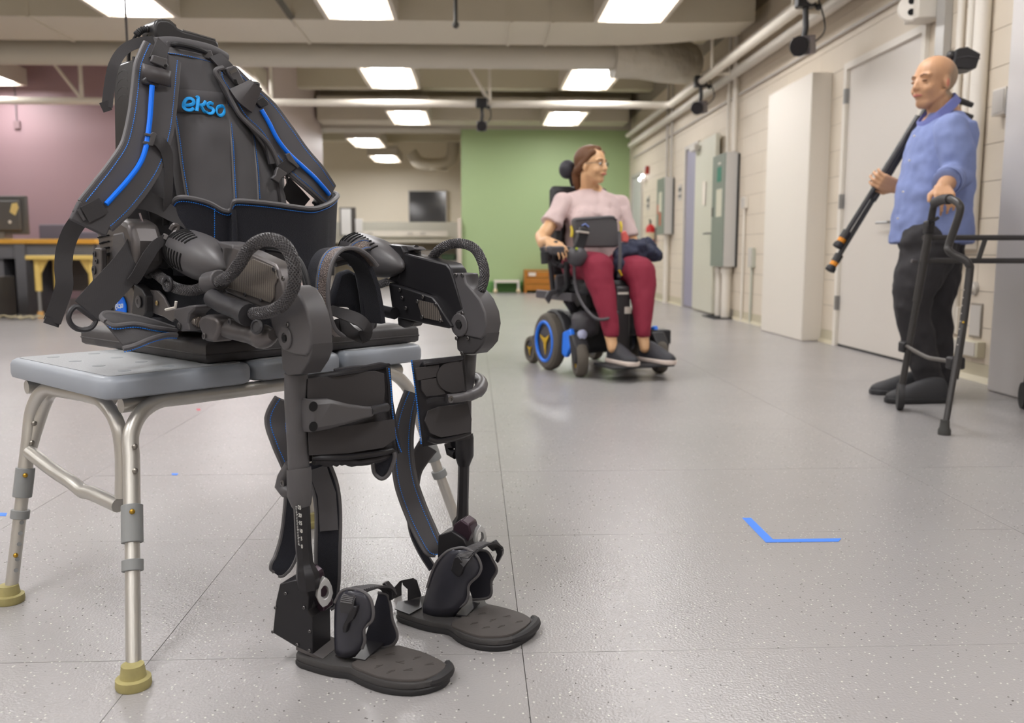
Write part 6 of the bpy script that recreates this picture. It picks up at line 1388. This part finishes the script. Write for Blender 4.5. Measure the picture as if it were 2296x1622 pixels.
m_navy = mat('navy jacket', (44, 48, 68), .85, bump=(40, .4, .006))
jk = thing('folded_jacket', wl(.2, .15, .68), 'dark navy jacket folded over the woman\'s left thigh', 'jacket')
mb = MB()
chain(mb, [(pw_(1394, 572, .26), .055), (pw_(1432, 562, .30), .062), (pw_(1464, 570, .30), .048), (pw_(1474, 576, .26), .035)]); chain(mb, [(pw_(1402, 562, .12), .065), (pw_(1452, 556, .14), .062)]); chain(mb, [(pw_(1385, 580, .30), .03), (pw_(1392, 600, .34), .035), (pw_(1388, 622, .30), .03)])
o = obj('jacket_cloth', mb, m_navy, jk, remesh=.008, lap=5, smooth=180); fabric_folds(o, .04, .05)
obj('jacket_strap', MB().ribbon(spline([pw_(1389, 520, .30), pw_(1390, 580, .40), pw_(1388, 622, .42)], 4), .022, .004, WF), m_cgrey, jk)
obj('yellow_toggle', MB().tube([pw_(1388, 606, .425), pw_(1394, 618, .425)], .006, 6), m_yhub, jk)
# ---------------------------------------------------------------- walker
m_walk = mat('walker charcoal', (66, 64, 64), .4, .4)
wk = thing('walking_frame', (2.2, 3.75, 0), 'black folding walking frame with front wheels held by the standing man', 'walking frame')
tip = wZ(2117, 975, 0); whl = wZ(2017, 920, 0)
YF, YB = whl.y + .02, tip.y
gz = .945
fb_ = whl + V((.0, .0, .07)); ft_ = wY(2087, 500, YF - .06)
obj('front_leg', MB().tube([fb_, ft_], .0145, 12), m_walk, wk); obj('front_sleeve', MB().tube([fb_.lerp(ft_, .55), ft_], .018, 12), m_walk, wk)
hg = spline([ft_, wY(2092, 470, YF - .1), wY(2098, 452, YF - .16), wY(2112, 447, YF - .26), wY(2132, 447, YF - .36), wY(2150, 458, YF - .42), wY(2151, 480, YF - .43), wY(2128, 548, YF - .40), wY(2128, 562, YF - .41), wY(2140, 572, YF - .42), wY(2162, 582, YF - .44), wY(2172, 594, YF - .45), wY(2174, 612, YF - .45), wY(2158, 740, YF - .47), wY(2140, 850, YF - .5)], 5)
obj('side_tube', MB().tube(hg, .0155, 12), m_walk, wk)
obj('hand_grip', MB().tube(spline([wY(2096, 455, YF - .15), wY(2112, 448, YF - .26), wY(2130, 447, YF - .35)], 4), .021, 12), mat('grip foam', (54, 52, 54), .7), wk)
up_ = wY(2172, 612, YF - .45)
obj('rear_leg', MB().tube([wY(2160, 720, YF - .47), tip + V((.002, 0, .03))], .0125, 12), m_walk, wk)
obj('rubber_tip', MB().lathe([(.024, 0), (.024, .02), (.019, .03), (.017, .06)], tip), mat('tip rubber', (60, 60, 58), .6), wk)
mb = MB()
for k in range(9): q = wY(2160, 650, YF - .46).lerp(wY(2144, 790, YF - .49), k / 8); obj('adjuster_hole', MB().ball(q + V((-.006, -.0145, 0)), .003, n=6, m=4), mat('hole light', (186, 182, 178), .5), wk)
obj('brass_button', MB().ball(wY(2160, 723, YF - .49), .0045), m_yhub, wk)
lb = [fb_.lerp(ft_, .30), None, None, tip.lerp(up_, .33)]
obj('lower_brace', MB().tube(spline([wY(2030, 775, YF - .02), wY(2075, 800, YF - .2), wY(2100, 806, YF - .3), wY(2140, 812, YF - .45)], 4), .0095, 10), mat('brace grey', (96, 92, 88), .4, .4), wk)
obj('brace_joint', MB().box(wY(2029, 778, YF - .01), (.045, .05, .05)), m_black, wk, bevel=.008); obj('brace_joint', MB().box(wY(2142, 814, YF - .47), (.06, .05, .05)), m_black, wk, bevel=.008)
obj('fold_latch', MB().box(wY(2083, 510, YF - .06), (.04, .04, .06)), m_black, wk, bevel=.008); obj('latch_lever', MB().tube([wY(2086, 500, YF - .08), wY(2104, 488, YF - .08)], .008, 8), m_black, wk)
obj('leg_pin', MB().tube([wY(2044, 585, YF - .03), wY(2056, 587, YF - .03)], .009, 8), m_gun, wk)
xr = 2.62
c0_ = wY(2070, 533, YF - .04); c1_ = wY(2070, 585, YF - .04)
for c_ in (c0_, c1_): obj('cross_bar', MB().tube([c_, V((xr - .02, c_.y + .0, c_.z))], .013, 10), m_walk, wk)
obj('cross_strut', MB().tube([V((wY(2210, 535, c0_.y).x, c0_.y, c0_.z)), V((wY(2193, 585, c0_.y).x, c0_.y, c1_.z))], .011, 10), m_walk, wk)
# far side frame, outside the photo
dx_ = V((xr - ft_.x, 0, 0))
obj('front_leg', MB().tube([fb_ + dx_, ft_ + dx_], .0145, 10), m_walk, wk); obj('side_tube', MB().tube([p + dx_ for p in hg], .0155, 10), m_walk, wk); obj('rear_leg', MB().tube([wY(2160, 720, YF - .47) + dx_, tip + dx_ + V((0, 0, .03))], .0125, 10), m_walk, wk); obj('rubber_tip', MB().lathe([(.024, 0), (.024, .02), (.017, .06)], tip + dx_), m_black, wk)
for o_ in (V(), dx_):
    wx = V((.94, -.35, 0)).normalized()
    c_ = whl + V((0, 0, .064)) + o_; tw = obj('front_wheel', MB().lathe([(.045, -.012), (.06, -.014), (.064, 0), (.06, .014), (.045, .012)], c_, wx, 24), m_rubb, wk); obj('wheel_hub', MB().lathe([(.046, -.006), (.046, .006)], c_, wx, 20), m_cgrey, tw)
# ---------------------------------------------------------------- standing man
man = thing('person', (2.2, 4.3, 0), 'bald man in blue shirt and black trousers standing in profile, one hand on walking frame', 'person')
m_sk2 = skin('skin tan', (200, 154, 118))
YM = 4.36
mb = MB()
hcm = wY(2093, 186, YM); hfm = V((-.96, -.26, -.02))
g2_, R_m = head_prims(mb, hcm, hfm, 1.10, jaw=1.1)
nk = wY(2120, 262, YM); cap(mb, hcm + V((.035, .0, -.09)), .066, nk, .075)
SN = wY(2132, 292, YM - .20); SF = wY(2108, 292, YM + .20)
EL = wY(2146, 392, YM - .26); WR = wY(2112, 424, 3.93)
chain(mb, [(SN, .06), (EL, .048), (wY(2128, 406, 4.02), .044), (WR, .032)])
hand_prims(mb, WR + V((0, 0, .005)), V((-.22, -.62, -.30)), V((-.15, -.40, .85)), 1.05, .72, thumb=-1, tc=.3)
ELF = wY(2070, 420, YM + .24); WRF = wY(2014, 420, 4.56)
chain(mb, [(SF, .06), (ELF, .05), (WRF, .032)])
hand_prims(mb, WRF, V((-.9, 0, .28)), V((-.1, -.8, -.5)), 1.08, .75, thumb=1, tc=.2)
chain(mb, [(wY(2112, 300, YM), .12), (wY(2095, 420, YM), .14), (wY(2085, 540, YM), .14)]); chain(mb, [(SN, .06), (SF, .06)])
K1 = wY(2036, 690, 4.24); A1 = wY(2088, 868, 4.26); K2 = wY(2094, 700, 4.42); A2 = wY(2110, 868, 4.42)
for hp_, k_, a_ in ((wY(2075, 580, 4.27), K1, A1), (wY(2100, 580, 4.44), K2, A2)): chain(mb, [(hp_, .085), (k_, .06), (a_, .042)])
obj('body', mb, m_sk2, man, remesh=.006, lap=4, smooth=180)
face_parts(g2_, R_m, 1.10, man, mat('dark brow', (150, 112, 84), .7), mat('man lips', (188, 112, 100), .5), closed=True)
obj('ear_inner', MB().ball(g2_(-.004, .081, -.012), (.010, .004, .02), R_m), mat('ear pink', (204, 128, 104), .5), man); 
# close-shaved hair: a colour zone of the scalp
_n = m_sk2.node_tree; _g = _n.nodes.new('ShaderNodeNewGeometry'); _d = _n.nodes.new('ShaderNodeVectorMath'); _d.operation = 'DISTANCE'; _d.inputs[1].default_value = g2_(-.075, 0, -.005)
_m = _n.nodes.new('ShaderNodeMapRange'); _m.inputs['From Min'].default_value = .125; _m.inputs['From Max'].default_value = .10; _x = _n.nodes.new('ShaderNodeMix'); _x.data_type = 'RGBA'
_o = _n.nodes['Principled BSDF'].inputs['Base Color'].links[0].from_socket
_n.links.new(_g.outputs['Position'], _d.inputs[0]); _n.links.new(_d.outputs['Value'], _m.inputs['Value']); _n.links.new(_m.outputs[0], _x.inputs[0]); _n.links.new(_o, _x.inputs[6]); _x.inputs[7].default_value = (lin(150), lin(126), lin(100), 1)
_n.links.new(_x.outputs[2], _n.nodes['Principled BSDF'].inputs['Base Color'])
m_shirt = mat('blue linen shirt', (128, 142, 190), .85, wave=(300, .25, .0006), var=(30, .06))
XM = V((1, 0, 0)); YMv = V((0, 1, 0))
mb = MB()
R3 = lambda x, y, rx, ry: (wY(x, y, YM), rx * YM / FPX, ry)
body_loft(mb, [R3(2120, 254, 34, .085), R3(2119, 268, 44, .12), R3(2116, 285, 56, .20), R3(2112, 315, 62, .22), R3(2102, 370, 70, .205), R3(2094, 430, 78, .20), R3(2089, 490, 84, .205), R3(2086, 530, 87, .21), R3(2084, 547, 88, .21)], YMv, XM, 24)
chain(mb, [(SN, .082), (wY(2146, 345, YM - .25), .080), (EL, .074), (wY(2130, 402, 4.05), .066)]); mb.tube([wY(2134, 398, 4.07), wY(2122, 408, 3.99)], [.066, .063], 16)
chain(mb, [(SF, .082), (ELF, .07), (wY(2035, 424, 4.54), .055)])
sh = obj('blue_shirt', mb, m_shirt, man, remesh=.009, lap=4, smooth=180); fabric_folds(sh, .022, .09)
C_c = wY(2102, 251, YM); A_c = wY(2138, 224, YM) - C_c
pts = [C_c + A_c * math.cos(t) + V((0, .088, 0)) * math.sin(t) + V((0, 0, .012 * math.cos(t))) for t in [k * PI / 10 for k in range(20)]]
cm_ = MB(); n_ = len(pts); ax_c = (UP + V((-.55, 0, 0))).normalized()
lo_ = []
for i_, p in enumerate(pts):
    o_ = (p - C_c).normalized(); lo_.append([p + ax_c * .022 + o_ * -.004, p + ax_c * .020 + o_ * .006, p - ax_c * .022 + o_ * .016, p - ax_c * .024 + o_ * .004])
cm_.loft(lo_, False, True)
obj('shirt_collar', cm_, mat('collar blue', (110, 118, 178), .85), man, smooth=60)
obj('sleeve_cuff', MB().tube([wY(2131, 401, 4.04), wY(2123, 408, 3.99)], [.0685, .066], 16, caps=False), m_shirt, man, solid=.004)
for y in (305, 360, 430, 490): obj('shirt_button', MB().ball(wY(2050 - (y - 305) * .2, y, YM - .06), .005), m_white, man)
m_trs = mat('black trousers', (46, 44, 47), .8, bump=(120, .3, .002))
mb = MB()
chain(mb, [(wY(2078, 545, 4.28), .135), (wY(2098, 545, 4.44), .135)])
chain(mb, [(wY(2078, 570, 4.27), .13), (wY(2052, 640, 4.24), .105), (K1 + V((.018, 0, 0)), .088), (K1.lerp(A1, .5), .076), (A1 + V((0, 0, .01)), .068)])
chain(mb, [(wY(2104, 570, 4.44), .13), (K2, .085), (K2.lerp(A2, .5), .075), (A2 + V((0, 0, .01)), .066)])
o = obj('black_trousers', mb, m_trs, man, remesh=.010, lap=4, smooth=180); fabric_folds(o, .026, .08)
m_bs = mat('black shoe', (50, 50, 53), .6)
h1 = wZ(2122, 902, 0); h2 = wZ(2110, 888, 0)
shoe('shoe', V((h1.x, h1.y, .001)), V((-1, -.04, 0)), .31, man, m_bs, mat('black sole', (36, 36, 38), .6)); shoe('shoe', V((h2.x - .03, h2.y + .05, .001)), V((-1, .05, 0)), .31, man, m_bs, m_bs)
# ---------------------------------------------------------------- tripod with camera carried over the shoulder
tp_ = thing('camera_tripod', wY(1985, 410, 4.57), 'folded black tripod with orange leg locks carried by the man over his shoulder', 'tripod')
m_tr = mat('tripod black', (52, 50, 50), .45); m_or = mat('orange lock', (226, 142, 24), .5)
TY = 4.60
for (a, b_, lab) in (((1889, 535), (2060, 262), 0), ((1872, 588), (2074, 256), 1)):
    A, B = wY(*a, TY), wY(*b_, TY + .05 * lab)
    lg = obj('leg', MB().tube([A, B], .0135, 10), m_tr, tp_); obj('leg_section', MB().tube([A.lerp(B, .42), B], .019, 10), m_tr, lg)
    d = (A - B).normalized(); A0 = A
    obj('leg_lock', MB().tube([A0 - d * .045, A0 + d * .0], .023, 10), m_tr, lg); obj('orange_ring', MB().tube([A0, A0 + d * .022], .021, 10), m_or, lg); obj('rubber_foot', MB().lathe([(.019, 0), (.026, .012), (.027, .03), (.016, .034)], A0 + d * .022, d), m_rubb, lg)
B = wY(2066, 262, TY); H = wY(2139, 135, TY)
obj('centre_column', MB().tube([B - (H - B).normalized() * .12, H], .016, 10), m_tr, tp_)
obj('pan_handle', MB().tube([wY(2118, 218, TY), wY(2150, 225, TY), wY(2180, 236, TY)], [.014, .018, .014], 8), m_tr, tp_); obj('pan_handle', MB().tube([wY(2120, 245, TY), wY(2160, 256, TY), wY(2180, 263, TY)], .013, 8), m_tr, tp_)
obj('head_knob', MB().ball(wY(2133, 125, TY), .026), m_tr, tp_)
cm = thing('tripod_camera', wY(2168, 130, TY), 'black boxy camera unit mounted on the tripod behind the man\'s head', 'camera')
o = obj('camera_shell', MB().prism([wY(x, y, TY - .05) for x, y in ((2143, 112), (2152, 107), (2170, 104), (2200, 120), (2198, 128), (2190, 153), (2172, 156), (2140, 153))], V((.02, .13, 0))), m_black, cm, bevel=.008, bseg=3)
obj('shell_seam', MB().tube([wY(2146, 130, TY - .053), wY(2172, 126, TY - .053), wY(2198, 132, TY - .053)], .0025, 6), m_cgrey, o)
